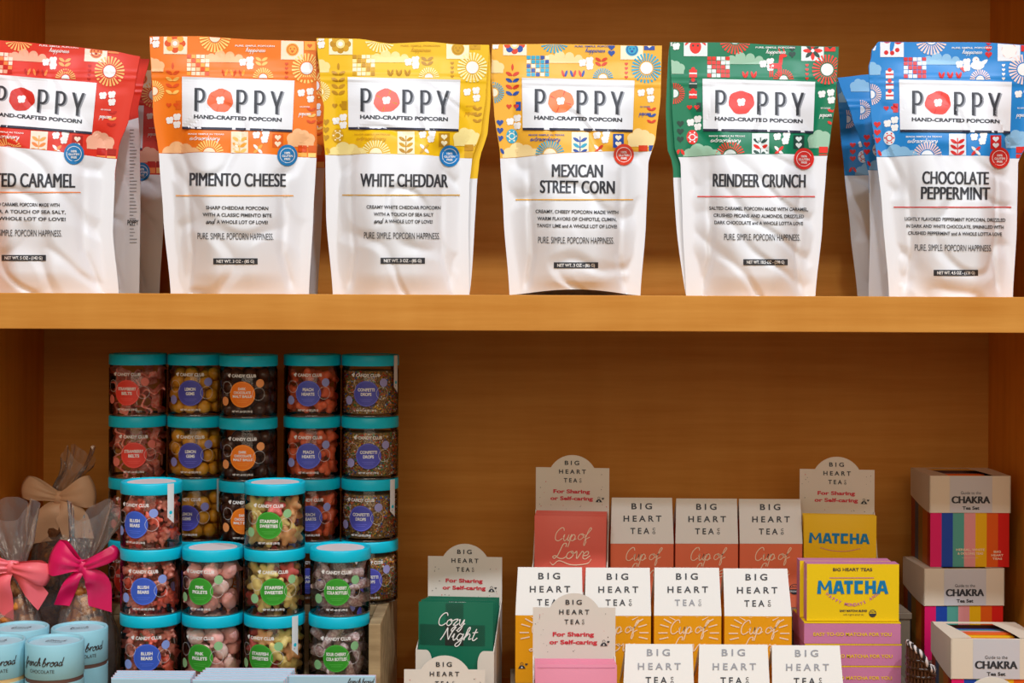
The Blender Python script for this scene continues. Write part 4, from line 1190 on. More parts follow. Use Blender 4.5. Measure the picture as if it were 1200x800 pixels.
# ------------------------------------------------------------------ tea boxes with a sloping white top
TEAW = mat('white tea card', (236, 234, 228), .55, .3)
CORAL = mat('coral tea card', (236, 120, 84), .55, .3)
AMBER = mat('amber tea card', (240, 164, 12), .55, .3)
CREAM_INK = mat('cream ink', (250, 226, 196), .5)
def tea_logo(g, cx, cy, w, ink, inks=None):
    """BIG / HEART / TEA and a small C over O; cy: middle of the three lines; w: width of HEART"""
    c = w*.158; dy = w*.325; i1, i2, i3 = inks or (ink, ink, ink); sg = 1 if g.yd == -1 else -1
    g.text('B I G', cx - w*.02, cy + sg*(-dy + c/2), c, i1, width=w*.54, bold=.02)
    g.text('H E A R T', cx, cy + sg*(c/2), c, i2, width=w, bold=.02)
    g.text('T E A', cx - w*.07, cy + sg*(dy + c/2), c, i3, width=w*.50, bold=.02)
    g.text('C', cx + w*.30, cy + sg*(dy - c*.08), c*.44, i3, bold=.03); g.text('O', cx + w*.30, cy + sg*(dy + c*.52), c*.44, i3, bold=.03)

def house_mark(g, x, y, s, ink):
    sg = 1 if g.yd == -1 else -1
    g.poly([(x-s, y), (x-s*.5, y-sg*s*.8), (x+s*.5, y-sg*s*.8), (x+s, y)], ink, 3); g.heart(x+s*1.2, y-sg*s*1.1, s*.4, ink, 3)
    g.disk(x, y-sg*s*.3, s*.22, TEAW, 4, n=8); g.ring(x, y-sg*s*1.25, s*.3, s*.4, ink, 3, n=12)

def tea_box(label, x0, x1, yt, yf, Yf, zb, m, color, t0, t1, group, rays_=False, inks=None, seal=False):
    """x0..x1: width at the fold in the photograph, yt top edge, yf the fold; t0..t1 the top edge"""
    a, b = wx(x0, Yf, yf), wx(x1, Yf, yf); zf = wz(yf, Yf, (x0+x1)/2); w = (b-a)/2; cx = (a+b)/2
    r = thing('tea_box', label, 'tea box', (cx, Yf, zb), group=group)
    M = Matrix.Translation((cx, Yf, zb)); H = zf - zb; D = .058; RY = .024
    zt = wz(yt, Yf + RY, (t0+t1)/2) - zb; ta = wx(t0, Yf + RY, yt) - cx; tb = wx(t1, Yf + RY, yt) - cx
    mb = MB(); mb.box((-w, 0, 0), (w, D, H), m, .0007); mb.build('box_body', r)
    # sloping top: front flap, rear flap, folded gable sides
    mb = MB(); th = .0009
    mb.raw([(-w,0,H+.0002),(w,0,H+.0002),(tb,RY,zt),(ta,RY,zt),(-w,th*2,H+.0002),(w,th*2,H+.0002),(tb,RY+th,zt),(ta,RY+th,zt)], [(0,1,2,3),(7,6,5,4),(3,2,6,7),(0,3,7,4),(2,1,5,6)], TEAW)
    fl = mb.build('top_flap', r)
    mb = MB(); mb.raw([(-w,D,H+.0002),(w,D,H+.0002),(tb,RY+.0012,zt-.0008),(ta,RY+.0012,zt-.0008),(-w,D-th*2,H+.0002),(w,D-th*2,H+.0002),(tb,RY+.0022,zt-.002),(ta,RY+.0022,zt-.002)], [(1,0,3,2),(4,5,6,7),(2,3,7,6),(3,0,4,7),(1,2,6,5)], TEAW); mb.build('rear_flap', r)
    for s_, e in ((-1, ta), (1, tb)):
        mb = MB(); mb.raw([(s_*w*.99, .002, H+.0003), (s_*w*.99, D-.002, H+.0003), (e - s_*.004, RY+.0008, zt - .006), (s_*(w*.99-.005), D*.5, H+.012)], [(0,1,3), (0,3,2), (1,2,3)], m); mb.build('side_gusset', r)
    n = Vector((0, -(zt-H), RY)).normalized()
    g = Gfx(plane_fn(M, (cx, Yf, zf), n), eps=.0004, seg=8)
    tcx = (x0+x1+t0+t1)/4 + .5
    tea_logo(g, tcx, yt + (yf-yt)*.455, (x1-x0)*.60, BLACK_INK, inks)
    g.build('logo_lettering', fl)
    g = Gfx(plane_fn(M, (cx, Yf, zf), (0, -1, 0)), eps=.0005, seg=8)
    k = (x1-x0)/80; mx = (x0+x1)/2 + 1
    g.script('Cup', mx - 10*k, yf + 21*k, 8.2*k, CREAM_INK, width=26*k, pen=.13); g.script('of', mx + 14*k, yf + 20*k, 7.6*k, CREAM_INK, width=15*k, pen=.13)
    g.script('Love', mx - 2*k, yf + 42*k, 8.6*k, CREAM_INK, width=44*k, pen=.13)
    if rays_:
        for ang in (200, 215, 230, 250, 270, 290, 310, 325, 340, 180, 0, 165, 15):
            t = math.radians(ang); cx_, cy_ = mx, yf + 20*k
            r0, r1 = 25*k, 36*k
            p = [(cx_ + q*math.cos(t)*1.0 - u*math.sin(t), cy_ + q*math.sin(t)*.8 + u*math.cos(t)) for q, u in ((r0,-.7),(r1,-.7),(r1,.7),(r0,.7))]
            p = [(max(x0+1, min(x1-1, q[0])), max(yf+1, q[1])) for q in p]
            g.poly(p, CREAM_INK, 3)
    g.build('front_lettering', r)
    if seal:
        g = Gfx(plane_fn(M, (cx, Yf, zf), (0, -1, 0)), eps=.0005, seg=8)
        g.disk(931, 690, 6.2, BLACK_INK, 3); g.disk(931, 690, 5.4, m, 4, a0=180, a1=360); g.text('USDA', 931, 688.5, 2.6, BLACK_INK, layer=6); g.text('ORGANIC', 931, 693.5, 2.0, TEAW, layer=6)
        g.build('organic_seal', r)
    if x0 < 610:
        g = Gfx(plane_fn(M, (cx, Yf, zf), (0, -1, 0)), eps=.0005, seg=8); house_mark(g, 611.5, 783, 4.5, BLACK_INK); g.build('tea_house_mark', r)
    return r
G1, G2, G3 = 'coral tea boxes in the rear row', 'amber tea boxes in the middle row', 'white-topped tea boxes in the front row'
for x0, x1, t0, t1, yt, yf, w in ((715.5,789.5,717,787.5,583,637,'next to the pink sachet display'), (791.5,865,792.5,863.5,584,637,'between its two coral neighbours'), (867,940.5,866,938,584.5,637,'beside the yellow matcha display')):
    tea_box('coral tea box in the rear row, ' + w, x0, x1, yt, yf, .222, ZR1, CORAL, 'coral', t0, t1, G1, seal=(x0 > 860))
for x0, x1, t0, t1, yt, yf, w in ((604,683,607,682,664.5,721,'first in the middle row, behind the pink display'), (685,763,686.5,761.5,665,721.5,'second in the middle row, half behind the pink display'), (766.5,845.5,767,842.5,665,721.5,'third in the middle row, its TEA line faded'), (849,928,847.5,922.5,666,722,'last in the middle row, beside the matcha boxes')):
    tea_box('amber tea box, ' + w, x0, x1, yt, yf, .112, ZR2, AMBER, 'amber', t0, t1, G2, rays_=True, inks=(BLACK_INK, BLACK_INK, GREY_INK) if 760 < x0 < 800 else None)
for x0, x1, t0, t1, yt, yf, w, ii in ((730,813.5,733,811.5,754.5,812,'first in the front row, beside the pink display',(GREY_INK,GREY_INK,BLACK_INK)), (818,902.5,819.5,899.5,755,812,'middle of the front row, HEART faded',(GREY_INK,GREY_INK,BLACK_INK)), (905,989,904.5,984,756,812.5,'last in the front row, below the matcha boxes',(GREY_INK,GREY_INK,BLACK_INK))):
    tea_box('white-topped tea box, ' + w, x0, x1, yt, yf, .018, ZF, AMBER, 'amber', t0, t1, G3, rays_=True, inks=ii)

# ------------------------------------------------------------------ counter displays with an arched header card
DISP = mat('speckled cream card', (228, 220, 208), .6, .3)
SPECK = mat('grey speck ink', (120, 116, 112), .6)
RED_INK = mat('red ink', (214, 48, 66), .5)
def display(label, px, Yb, depth, ytop, zb, w, header_h, group, front_h=.055, yaw=0.0):
    """px: middle of the header card in the photograph; ytop: top of its arch"""
    cx = wx(px, Yb, ytop); zt = wz(ytop, Yb, px) - zb
    r = thing('tea_display', label, 'tea display', (cx, Yb, zb), (0, 0, yaw), group)
    M = Matrix.Translation((cx, Yb, zb)); hw = w/2; th = .0012
    sh = zt - w*.172
    arc = [(-hw, 0), (hw, 0), (hw, sh), (w*.295, sh)]
    R = (w*.295**1)
    rise = zt - sh; rad = ((w*.295)**2 + rise**2)/(2*rise); a0 = math.asin(w*.295/rad)
    for i in range(1, 16):
        t = a0 - 2*a0*i/16; arc.append((rad*math.sin(t), zt - rad + rad*math.cos(t)))
    arc += [(-w*.295, sh), (-hw, sh)]
    def card(pts, place, name, m=DISP):
        mb = MB(); F = [place(p, 0) for p in pts]; B = [place(p, th) for p in pts]
        mb.face(F, m); mb.face(B[::-1], m)
        for i in range(len(pts)): j = (i+1) % len(pts); mb.face([F[i], B[i], B[j], F[j]], m)
        return mb.build(name, r)
    hd = card(arc, lambda p, t: (p[0], t, p[1]), 'header_card')
    fh = zt - header_h
    side = [(0, 0), (-depth, 0), (-depth, front_h), (-depth*.72, front_h + .010), (-.004, fh), (0, fh)]
    card(side, lambda p, t: (-hw + t, p[0] - .0001, p[1]), 'side_panel'); card(side, lambda p, t: (hw - t, p[0] - .0001, p[1]), 'side_panel')
    u = [(-hw, 0), (hw, 0), (hw, front_h), (hw*.74, front_h)]
    for i in range(1, 7): t = math.pi/2*i/6; u.append((hw*.74 - hw*.16*math.sin(t)*1.0, front_h - .016*(1-math.cos(t))))
    u += [(hw*.58, front_h*.45), (-hw*.58, front_h*.45)]
    for i in range(6, 0, -1): t = math.pi/2*i/6; u.append((-hw*.74 + hw*.16*math.sin(t), front_h - .016*(1-math.cos(t))))
    u += [(-hw*.74, front_h), (-hw, front_h)]
    card(u, lambda p, t: (p[0], -depth - .0002 - t, p[1]), 'front_panel')
    mb = MB(); mb.box((-hw + .0014, -depth, 0), (hw - .0014, 0, .0012), DISP); mb.build('base_panel', r)
    g = Gfx(face_fn((0, 0, 0), (1, 0, 0), (0, 0, 1), (0, -1, 0)), eps=.0004, seg=.005, ydown=False)
    tea_logo(g, 0, zt - w*.225, w*.365, BLACK_INK); g.build('logo_lettering', hd)
    g = Gfx(face_fn((0, 0, 0), (1, 0, 0), (0, 0, 1), (0, -1, 0)), eps=.0004, seg=.005, ydown=False)
    g.text('For Sharing', -w*.01, zt - w*.52, w*.052, RED_INK, width=w*.50, bold=.035, layer=3); g.text('or Self-caring', -w*.01, zt - w*.615, w*.052, RED_INK, width=w*.58, bold=.035, layer=3)
    g.build('slogan_lettering', hd)
    g = Gfx(face_fn((0, 0, 0), (1, 0, 0), (0, 0, 1), (0, -1, 0)), eps=.0004, seg=.005, ydown=False)
    house_mark(g, w*.36, zt - w*.635, w*.045, BLACK_INK); g.build('tea_house_mark', hd)
    g = Gfx(face_fn((0, 0, 0), (1, 0, 0), (0, 0, 1), (0, -1, 0)), eps=.0003, seg=.005, ydown=False)
    rnd = random.Random(int(px))
    for i in range(46):
        x, z = rnd.uniform(-.47, .47)*w, zt - rnd.uniform(.24, .74)*w
        if abs(x) < .33*w and z > zt - .68*w: continue
        g.disk(x, z, rnd.uniform(.0003, .0007), rnd.choice((SPECK, SPECK, BLACK_INK, RED_INK)), 2, n=6)
    g.build('speckle_print', hd)
    return (cx, Yb, zb, fh, w, depth, yaw)

GREENM = mat('green sachet', (16, 112, 84), .35, .5); GREEND = mat('dark green plaid', (16, 76, 62), .35, .5); GREENK = mat('near black plaid', (40, 46, 42), .35, .5)
CORALM = mat('coral pink sachet', (232, 104, 88), .35, .5); PINKM = mat('light pink sachet', (244, 156, 184), .38, .5); YELLM = mat('yellow sachet', (244, 196, 8), .4, .4)
MBLUE = mat('matcha blue ink', (0, 124, 176), .5); LILAC = mat('lilac ink', (200, 118, 160), .5)
def sachets(d, n, m, what, design, w, ytops, lean=.0, gap=.012, y_first=None, group=None, names=None):
    cx, Yb, zb, fh, dw, depth, yaw = d
    for i in range(n):           # i = 0 is the front one
        Y = (y_first if y_first is not None else Yb - depth + .010) + i*gap
        zt = wz(ytops[i], Y, 600) - zb - .0016
        dy = Y - Yb; r = thing('tea_sachet', what + ', ' + names[i], 'tea sachet', (cx - dy*math.sin(yaw), Yb + dy*math.cos(yaw), zb + .0014), (0, 0, yaw), group)
        M = Matrix.Translation((cx, Y, zb + .0014)); hw = w/2
        F = []; nx, nz = 8, 8
        for s_ in (-1, 1):
            rows = []
            for j in range(nz + 1):
                row = []
                for k in range(nx + 1):
                    u, v = k/nx*2 - 1, j/nz
                    e = (1 - abs(u)**4)*(1 - abs(2*v-1)**4)
                    row.append((u*hw, s_*(.0003 + .0026*e) + lean*v, v*zt))
                rows.append(row)
            F.append(rows)
        mb = MB(); mb.grid(F[0], m, True); mb.grid(F[1], m, True)
        for a_, b_ in (([q[0] for q in F[0]], [q[0] for q in F[1]]), ([q[-1] for q in F[0]], [q[-1] for q in F[1]]), (F[0][-1], F[1][-1]), (F[0][0], F[1][0])): mb.grid([a_, b_], m, False)
        mb.build('envelope', r)
        def sf(a, b, off, zt=zt, hw=hw, lean=lean):
            u = max(-1, min(1, a/hw)); v = max(0, min(1, b/zt)); e = (1 - abs(u)**4)*(1 - abs(2*v-1)**4)
            return Vector((a, -(.0003 + .0026*e) + lean*v - off, b))
        g = Gfx(sf, eps=.0003, step=.00008, seg=.006, ydown=False)
        design(g, hw, zt, i, r)
    return

def plaid(g, hw, zt, i, r):
    rows = zt
    def hatch(x0, x1, z0, z1, m):
        n = int((x1-x0 + z1-z0)/.0023)
        for k in range(n):
            c = x0 + k*.0023 - (z1-z0)
            p = []
            for t in (0, 1):
                for q in ((0, .0011) if t == 0 else (.0011, 0)):
                    p.append((c + q + t*(z1-z0), z0 + t*(z1-z0)))
            # clip the stripe to its square
            def clip(t0, off): return c + off + t0*(z1-z0)
            ta = max(0, (x0 - c)/(z1-z0)); tb = min(1, (x1 - c - .0011)/(z1-z0))
            if tb - ta < .05: continue
            g.poly([(clip(ta, 0), z0 + ta*(z1-z0)), (clip(ta, .0011), z0 + ta*(z1-z0)), (clip(tb, .0011), z0 + tb*(z1-z0)), (clip(tb, 0), z0 + tb*(z1-z0))], m, 2)
    zc = zt - .0275
    hatch(-hw*.28, hw*.22, zc, zt - .001, GREEND)
    if i == 0:
        g.rect(-hw*.28, zc - .026, hw*.22, zc, GREENK, 1)
        hatch(-hw + .001, -hw*.28, zc - .026, zc, GREEND); hatch(hw*.22, hw*.8, zc - .026, zc, GREEND); 
    g.build('plaid_pattern', r)
    g = Gfx(g.fn, eps=.0007, step=.0001, seg=.006, ydown=False)
    if i == 0:
        g.script('Cozy', -.006, zt - .0285, .0078, WHITE_INK, width=.033, pen=.15, layer=5, ang=0); g.script('Night', .004, zt - .0465, .0082, WHITE_INK, width=.044, pen=.15, layer=5)
    else: g.text('BIG HEART TEA', 0, zt - .004, .002, WHITE_INK, width=.022)
    g.build('lettering', r)
def loved(g, hw, zt, i, r):
    if i == 0:
        g.script('Cup', -.007, zt - .032, .0085, CREAM_INK, width=.028, pen=.11, layer=5); g.script('of', .017, zt - .030, .0078, CREAM_INK, width=.016, pen=.11, layer=5)
        g.script('Love', .001, zt - .055, .0098, CREAM_INK, width=.046, pen=.12, layer=5)
        L = [(-.026, zt - .060), (-.022, zt - .0635), (-.014, zt - .058), (.002, zt - .063), (.022, zt - .061), (.028, zt - .055)]
        c = catmull(L, 6); g.mb.grid([[g.fn(p[0], p[1] + .0006, .0008) for p in c], [g.fn(p[0], p[1] - .0006, .0008) for p in c]], CREAM_INK, False)
    else: g.text('CUP OF LOVE', 0, zt - .005, .0022, CREAM_INK, width=.024)
    g.build('lettering', r)
def matcha_letters(g, x, y, w, cap, m):
    """blocky, slightly flared capitals"""
    n = 6; lw = w/6.15; st = cap*.27
    sg = g.yd
    def q(pts): g.poly([(p[0], y + sg*p[1]) for p in pts], m, 4)
    x0 = x - w/2
    # M
    a = x0; W = lw*1.25
    q([(a-.04*W,0),(a+st*.95,0),(a+st*.9,cap),(a+.05*W,cap)]); q([(a+W-st*.95,0),(a+W+.04*W,0),(a+W-.05*W,cap),(a+W-st*.9,cap)]); q([(a+.05*W,cap),(a+st*1.0,cap),(a+W/2+st*.3,cap*.30),(a+W/2-st*.3,cap*.30)]); q([(a+W-st,cap),(a+W-.05*W,cap),(a+W/2+st*.3,cap*.30),(a+W/2-st*.3,cap*.30)])
    # A
    def A(a, W):
        q([(a,0),(a+st,0),(a+W/2+st*.25,cap),(a+W/2-st*.7,cap)]); q([(a+W-st,0),(a+W,0),(a+W/2+st*.7,cap),(a+W/2-st*.25,cap)]); q([(a+W*.25,cap*.2),(a+W*.75,cap*.2),(a+W*.68,cap*.42),(a+W*.32,cap*.42)])
    A(x0+lw*1.32, lw*1.02)
    a = x0+lw*2.30; W = lw*.78; q([(a,cap),(a+W,cap),(a+W,cap*.74),(a,cap*.74)]); q([(a+W/2-st*.5,0),(a+W/2+st*.5,0),(a+W/2+st*.5,cap*.75),(a+W/2-st*.5,cap*.75)])
    a = x0+lw*3.2; W = lw*.74; q([(a,0),(a+st,0),(a+st,cap),(a,cap)]); q([(a,cap),(a+W,cap),(a+W,cap*.74),(a,cap*.74)]); q([(a,0),(a+W,0),(a+W,cap*.26),(a,cap*.26)])
    a = x0+lw*4.12; W = lw*.95; q([(a,0),(a+st,0),(a+st,cap),(a,cap)]); q([(a+W-st,0),(a+W,0),(a+W,cap),(a+W-st,cap)]); q([(a,cap*.38),(a+W,cap*.38),(a+W,cap*.62),(a,cap*.62)])
    A(x0+lw*5.1, lw*1.05)
def matcha_d(g, hw, zt, i, r):
    if i == 0:
        matcha_letters(g, -.001, zt - .037, .078, .0135, MBLUE)
        c = [(-.026 + .052*k/10, zt - .047 + .0045*((k/5-1)**2) ) for k in range(11)]
        g.mb.grid([[g.fn(p[0], p[1] + .0003, .0008) for p in c], [g.fn(p[0], p[1] - .0003, .0008) for p in c]], LILAC, False)
    else: g.text('MATCHA', 0, zt - .006, .003, MBLUE, width=.03)
    g.build('lettering', r)
def plain(g, hw, zt, i, r):
    g.rect(-hw + .002, zt - .0035, hw - .002, zt - .003, LILAC, 2); g.build('seam_line', r)
ORD = ['front one', 'second one', 'third one', 'fourth one', 'hindmost one']
d = display('cream display of green tea sachets under an arched header card, by the crate', 545, .222, .112, 637, ZF, .098, .074, 'arched tea displays', front_h=.1068, yaw=math.radians(-4.5))
sachets(d, 5, GREENM, 'green plaid tea sachet in its cream display', plaid, .0935, [705.5, 703, 702, 700.5, 699], gap=.0225, y_first=.118, group='green plaid sachets', names=ORD)
d = display('cream display of coral pink tea sachets, behind the amber tea boxes', 671, .248, .050, 533, ZR1, .098, .073, 'arched tea displays', front_h=.054, yaw=math.radians(-6))
sachets(d, 4, CORALM, 'coral pink tea sachet in its display behind the amber boxes', loved, .0935, [604, 601.5, 599.5, 598], gap=.0095, y_first=.206, group='coral pink sachets', names=['front one', 'second one', 'third one', 'hindmost one'])
d = display('cream display of yellow matcha sachets, standing behind the yellow matcha boxes', 981, .255, .050, 535, ZR1, .0985, .073, 'arched tea displays', front_h=.054, yaw=math.radians(-6))
sachets(d, 3, YELLM, 'yellow matcha sachet in its display behind the matcha boxes', matcha_d, .0935, [601.5, 600.5, 600], gap=.012, y_first=.215, group='yellow matcha sachets', names=['front one', 'second one', 'hindmost one'])
d = display('cream display of light pink sachets, standing before the amber tea boxes', 673, .024, .070, 695, ZF, .098, .074, 'arched tea displays', front_h=.055)
sachets(d, 4, PINKM, 'light pink tea sachet in the display before the amber boxes', plain, .0935, [778, 775, 773, 771], gap=.0145, y_first=-.036, group='light pink sachets', names=['front one', 'second one', 'third one', 'hindmost one'])
d = display('low arched cream display in front of the green sachet display, mostly below the picture edge', 521, .070, .080, 768, ZF, .0985, .074, 'arched tea displays', front_h=.02)
d = display('arched cream card top peeking up before the foremost chakra tea box', 1163, -.055, .040, 793, ZF, .098, .074, 'arched tea displays', front_h=.02)

# ------------------------------------------------------------------ matcha boxes
MY = mat('matcha yellow card', (242, 206, 8), .5, .35); MP = mat('matcha lilac pink card', (206, 128, 170), .5, .35)
def face_box(mb, lo, hi, mf, ms, axis):
    """box whose two faces across axis carry mf and whose sides carry ms"""
    x0,y0,z0 = lo; x1,y1,z1 = hi
    p = [(x0,y0,z0),(x1,y0,z0),(x1,y1,z0),(x0,y1,z0),(x0,y0,z1),(x1,y0,z1),(x1,y1,z1),(x0,y1,z1)]
    fs = {'z': [(0,3,2,1),(4,5,6,7)], 'y': [(0,1,5,4),(2,3,7,6)], 'x': [(1,2,6,5),(3,0,4,7)]}
    for k, v in fs.items(): mb.raw(p, v, mf if k == axis else ms)
GM = 'yellow and pink matcha boxes'
Ym = .098; ZTOP = wz(728.5, Ym, 998)
hp = (ZTOP - ZR2)/3
for i, nm in enumerate(('bottom', 'middle', 'top')):
    x0 = wx(943, Ym, 740); x1 = wx(1056, Ym, 740); z0 = ZR2 + i*hp
    jx_ = (.0, .0006, -.0006)[i]
    r = thing('matcha_box', 'pink-sided matcha box lying flat, %s of the three-box stack' % nm, 'matcha box', ((x0+x1)/2 + jx_, Ym, z0), group=GM)
    hw = (x1-x0)/2
    mb = MB(); face_box(mb, (-hw, 0, 0), (hw, .078, hp - .0006), MY, MP, 'z'); mb.build('carton', r)
    mb = MB(); mb.box((-hw - .0002, -.0003, hp - .0018), (hw + .0002, .0005, hp - .0005), MY); mb.build('yellow_edge', r)
    M = Matrix.Translation(((x0+x1)/2 + jx_, Ym, z0))
    g = Gfx(face_fn((0, 0, 0), (1, 0, 0), (0, 0, 1), (0, -1, 0)), eps=.0004, seg=.005, ydown=False)
    g.text('EASY TO-GO MATCHA FOR YOU', 0, hp*.36, .0042, MY, width=hw*1.62, bold=.02); g.build('lettering', r)
for i, (dx_, dy_) in enumerate(((0, .004), (-.0045, .0265))):
    Y = Ym + dy_; x0 = wx(945.5, Ym + .004, 690) + dx_; x1 = wx(1053.5, Ym + .004, 690) + dx_
    zt = wz(660.5, Ym + .004, 998)
    hw = (x1-x0)/2; h = zt - ZTOP - .0004
    r = thing('matcha_box', ('yellow matcha box standing upright on the stack, blue MATCHA lettering in full view', 'yellow matcha box standing behind the front upright one, only its edges showing')[i], 'matcha box', ((x0+x1)/2, Y, ZTOP + .0002), group=GM)
    M = Matrix.Translation(((x0+x1)/2, Y, ZTOP + .0002))
    mb = MB(); face_box(mb, (-hw, 0, 0), (hw, .0205, h), MY, MP, 'y'); mb.build('carton', r)
    if i == 0:
        g = Gfx(plane_fn(M, (0, Y, 0), (0, -1, 0)), eps=.0004, seg=6)
        g.text('BIG HEART TEAS', 999, 668.8, 3.6, BLACK_INK, width=46); matcha_letters(g, 999.5, 695.5, 83, 15.5, MBLUE)
        g.build('lettering', r)
        g = Gfx(plane_fn(M, (0, Y, 0), (0, -1, 0)), eps=.0004, seg=6)
        word = 'HAPPY MOROVERANG'
        for k, ch in enumerate('HAPPY MONDAYS AND'):
            if ch == ' ': continue
            u = (k/16)*2 - 1; g.text(ch, 998.5 + u*30, 697 + 13*(1 - u*u), 3.6, LILAC, ang=-u*42*.9)
        g.rect(972, 676.3, 1024, 677.2, LILAC, 2); g.build('smile_lettering', r)
        g = Gfx(plane_fn(M, (0, Y, 0), (0, -1, 0)), eps=.0004, seg=6)
        g.text('EASY MATCHA BLEND', 1000, 716.5, 2.4, BLACK_INK, width=32, bold=.04); g.text('with organic green tea', 1000, 720.5, 1.8, BLACK_INK, width=24, bold=.0)
        g.build('small_lettering', r)
        g = Gfx(plane_fn(M, (0, Y, 0), (0, -1, 0)), eps=.0004, seg=6)
        g.disk(1022.5, 718.5, 4.4, BLACK_INK, 2); g.disk(1022.5, 718.5, 3.7, MY, 3, a0=180, a1=360); g.text('USDA', 1022.5, 717.6, 2.0, BLACK_INK, layer=5); g.build('organic_seal', r)

# ------------------------------------------------------------------ chakra tea sets
SLEEVE = mat('cream sleeve card', (228, 216, 194), .6, .3); SLEEVE_P = mat('pale grey label', (206, 206, 210), .6, .3)
STR = [mat('stripe ' + n, c, .45, .35) for n, c in (('magenta', (226, 24, 104)), ('cobalt', (28, 72, 168)), ('sea green', (86, 164, 150)), ('blush', (228, 150, 150)), ('sunny', (236, 180, 12)), ('tangerine', (226, 92, 18)), ('red', (214, 26, 20)))]
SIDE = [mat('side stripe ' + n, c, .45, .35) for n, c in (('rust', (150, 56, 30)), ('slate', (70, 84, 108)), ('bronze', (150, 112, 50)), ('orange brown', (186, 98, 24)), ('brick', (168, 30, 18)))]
NOTE = mat('dark box inside', (92, 44, 34), .7)
BW, BD_, BH, SH = .1055, .094, .1215, .0495
def chakra(label, px, py, Yf, zb, yaw, stripe_letters=True):
    """px, py: where the box's front lower corner at its left stands in the photograph"""
    x = wx(px, Yf, py)
    r = thing('chakra_tea_box', label, 'tea box', (x, Yf, zb), (0, 0, yaw), 'striped chakra tea sets')
    mb = MB(); n = 7
    mb.raw([(0,0,0),(BW,0,0),(BW,BD_,0),(0,BD_,0),(0,0,BH-.004),(BW,0,BH-.004),(BW,BD_,BH-.004),(0,BD_,BH-.004)], [(0,3,2,1),(1,2,6,5),(2,3,7,6)], NOTE)
    for i in range(n):
        a, b = BW*i/n, BW*(i+1)/n; mb.face([(a,0,0),(b,0,0),(b,0,BH-.004),(a,0,BH-.004)], STR[i])
    ws = [0, .20, .38, .60, .85, 1.0]
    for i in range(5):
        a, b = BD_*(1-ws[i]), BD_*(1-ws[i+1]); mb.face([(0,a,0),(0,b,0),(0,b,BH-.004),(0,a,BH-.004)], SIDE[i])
    m7 = n
    for i in range(5):   # folded sachets seen through the window
        pass
    mb.build('striped_carton', r)
    for i, mi in enumerate((6, 0, 4, 5, 3, 2, 1)):
        q = MB(); y0 = .006 + i*.0118; q.box((.024, y0, .02), (BW - .020, y0 + .0085, BH - .0030 - .0012*abs(i - 3)), STR[mi], .001); o = q.build('tea_packet', r)
    # sleeve: front band, sides, and the top with a curved window
    t = .0012; zs = BH - SH
    mb = MB(); mb.box((-t, -t, zs), (BW + t, -.0001, BH), SLEEVE, .0004)
    for xx in (-t, BW + .0001):
        m2 = MB()
        S = [(-t, zs)] + [(BD_*k/8, zs + .010*math.sin(math.pi/2*(k/8)) * 0 + .012*(k/8)**1.6) for k in range(9)] + [(BD_, BH), (-t, BH)]
        A = [(xx, p[0], p[1]) for p in S]; B = [(xx + t - .0001, p[0], p[1]) for p in S]
        mb.face(A[::-1], SLEEVE); mb.face(B, SLEEVE)
        for k in range(len(S)): j = (k+1) % len(S); mb.face([A[k], A[j], B[j], B[k]], SLEEVE)
    W0, W1 = .024, BW - .024
    def curve(x0, s): return [(x0 + s*.0075*math.sin(math.pi/2*k/8)*-1 + s*.0075, BD_*k/8*.86) for k in range(9)]
    Lc = [(W0 - .011*(k/8)**1.5 - .0, BD_*.88*k/8) for k in range(9)]; Rc = [(W1 - .011*(k/8)**1.5 + .001, BD_*.88*k/8) for k in range(9)]
    for top_z in (BH, ):
        rows = [[(-t, p[1] - (t if p[1] == 0 else 0), top_z) for p in Lc], [(p[0], p[1] - (t if p[1] == 0 else 0), top_z + .0006) for p in Lc]]; mb.grid(rows, SLEEVE, False)
        rows = [[(p[0], p[1] - (t if p[1] == 0 else 0), top_z + .0006) for p in Rc], [(BW + t, p[1] - (t if p[1] == 0 else 0), top_z) for p in Rc]]; mb.grid(rows, SLEEVE, False)
        mb.raw([(-t, BD_*.88, top_z), (BW + t, BD_*.88, top_z), (BW + t, BD_, top_z), (-t, BD_, top_z)], [(0,1,2,3)], SLEEVE)
    sl = mb.build('sleeve', r)
    g = Gfx(face_fn((0, -t, 0), (1, 0, 0), (0, 0, 1), (0, -1, 0)), eps=.0003, seg=.006, ydown=False)
    g.rect(.0255, zs + .0005, BW - .0235, BH - .0008, SLEEVE_P, 1); lb = g.build('sleeve_label', sl)
    g = Gfx(face_fn((0, -t, 0), (1, 0, 0), (0, 0, 1), (0, -1, 0)), eps=.0005, seg=.006, ydown=False)
    cxl = .0535
    g.text('Guide to the', cxl, BH - .0245, .0038, BLACK_INK, width=.027, bold=0)
    for k in (-.0006, -.0003, 0, .0003, .0006): g.text('CHAKRA', cxl + k, BH - .0365, .0092, BLACK_INK, width=.0505, bold=.008)
    g.text('Tea Set', cxl, BH - .0450, .0044, BLACK_INK, width=.0225, bold=.03)
    g.build('lettering', lb)
    if stripe_letters:
        g = Gfx(face_fn((0, 0, 0), (1, 0, 0), (0, 0, 1), (0, -1, 0)), eps=.0004, seg=.006, ydown=False)
        g.text('HERBAL, WHITE', .0535, .0215, .003, CREAM_INK, width=.038); g.text('& OOLONG TEAS', .0535, .0165, .003, CREAM_INK, width=.034)
        g.rect(.042, .0125, .064, .0122, CREAM_INK, 2); g.build('herbal_lettering', r)
        g = Gfx(face_fn((0, 0, 0), (1, 0, 0), (0, 0, 1), (0, -1, 0)), eps=.0004, seg=.006, ydown=False)
        for k, s_ in enumerate(('BIG', 'HEART', 'TEAS')): g.text(s_, .0895, .019 - k*.0046, .0028, CREAM_INK, width=.0032*len(s_), bold=.02)
        g.build('logo_lettering', r)
    return r
Yt = .248; zA = -.4822
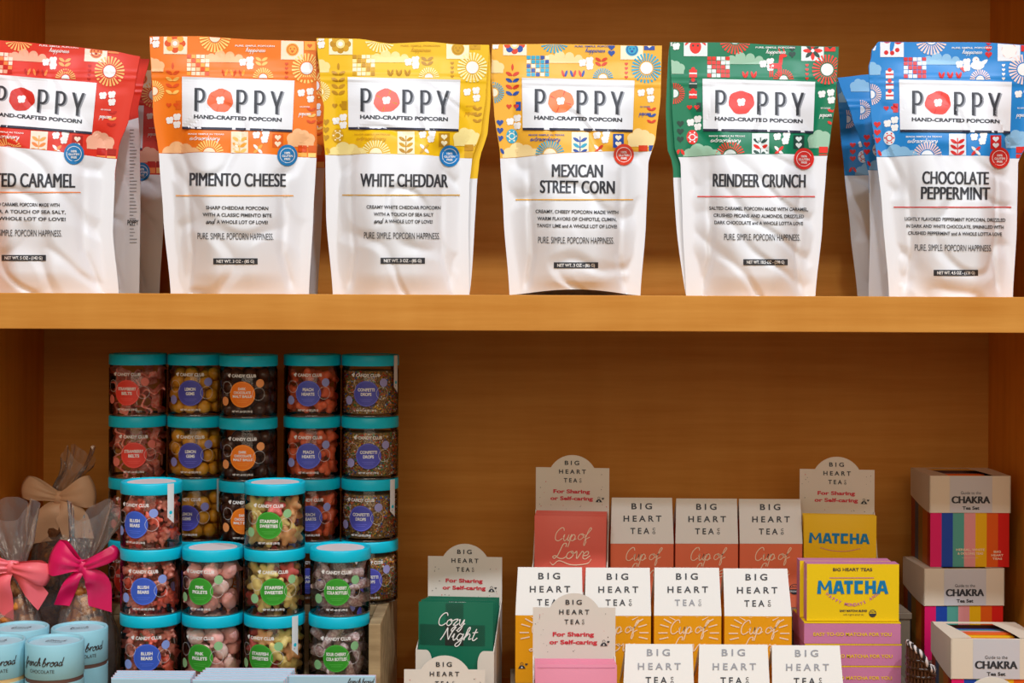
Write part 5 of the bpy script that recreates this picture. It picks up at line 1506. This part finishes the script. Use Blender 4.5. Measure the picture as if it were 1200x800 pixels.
chakra('striped chakra tea set under the topmost one, its lower half hidden', 1083.5, 740, .238, zA, math.radians(2.5))
chakra('striped chakra tea set, topmost of the rear two-box stack by the wall', 1090, 664, .246, zA + BH + .0008, math.radians(0.5))
chakra('striped chakra tea set standing in front, window top showing coloured packets', 1115, 800, .068, ZF + .0127, math.radians(-1.0))

# ------------------------------------------------------------------ small wicker basket with a black and white cord
WICK = mat('dark glossy cane', (52, 28, 14), .3, .5); WICKL = mat('light cane', (74, 42, 20), .35, .5)
CORDB = mat('black cord', (26, 22, 24), .6); CORDW = mat('white cord', (214, 206, 204), .6)
xb0, xb1, Yk = wx(1060, .075, 760), wx(1091, .075, 780), .062
bk = thing('wicker_basket', 'small dark cane basket with black and white cord rim, beside the matcha boxes', 'basket', ((xb0+xb1)/2, Yk, ZF))
bw_ = (xb1-xb0)/2; zt0 = wz(753, Yk, 1062) - ZF; zt1 = wz(783, Yk, 1090) - ZF
def rim_z(x): return interp(x, [-bw_, -bw_*.3, bw_*.4, bw_], [zt0, zt0 - .008, zt1 + .004, zt1])
loop = []
for i in range(33):
    t = 2*math.pi*i/32; x = bw_*math.cos(t)*.95; loop.append(Vector((x, .022*math.sin(t), rim_z(x))))
for ph, m_ in ((0, CORDB), (math.pi, CORDW)):
    mb = MB(); P_ = []
    for i in range(161):
        k = i/160*32; a = loop[int(k) % 32]; b = loop[(int(k)+1) % 32]; p = a.lerp(b, k - int(k)); w = i*.62 + ph
        P_.append(p + Vector((0, math.cos(w)*.0019, math.sin(w)*.0022)))
    mb.tube(P_, .0021, m_, 6); mb.build('cord_strand', bk)
mb = MB()
for j in range(12):
    z = .004 + j*.0098; pts = []
    for i in range(49):
        t = 2*math.pi*i/48; x = bw_*.93*math.cos(t); zz = min(z, rim_z(x) - .006); k = 1 + .05*math.sin(t*12 + j*math.pi)
        pts.append((x*k, .0215*math.sin(t)*k, zz))
    mb.tube(pts, .0026, WICK, 6, caps=False)
mb.build('cane_weave', bk)
mb = MB()
for i in range(24):
    t = 2*math.pi*i/24; x = bw_*.93*math.cos(t); y = .0215*math.sin(t); mb.tube([(x, y, 0), (x, y, .05), (x, y, rim_z(x) - .002)], .0018, WICKL, 6)
mb.build('cane_lattice', bk)
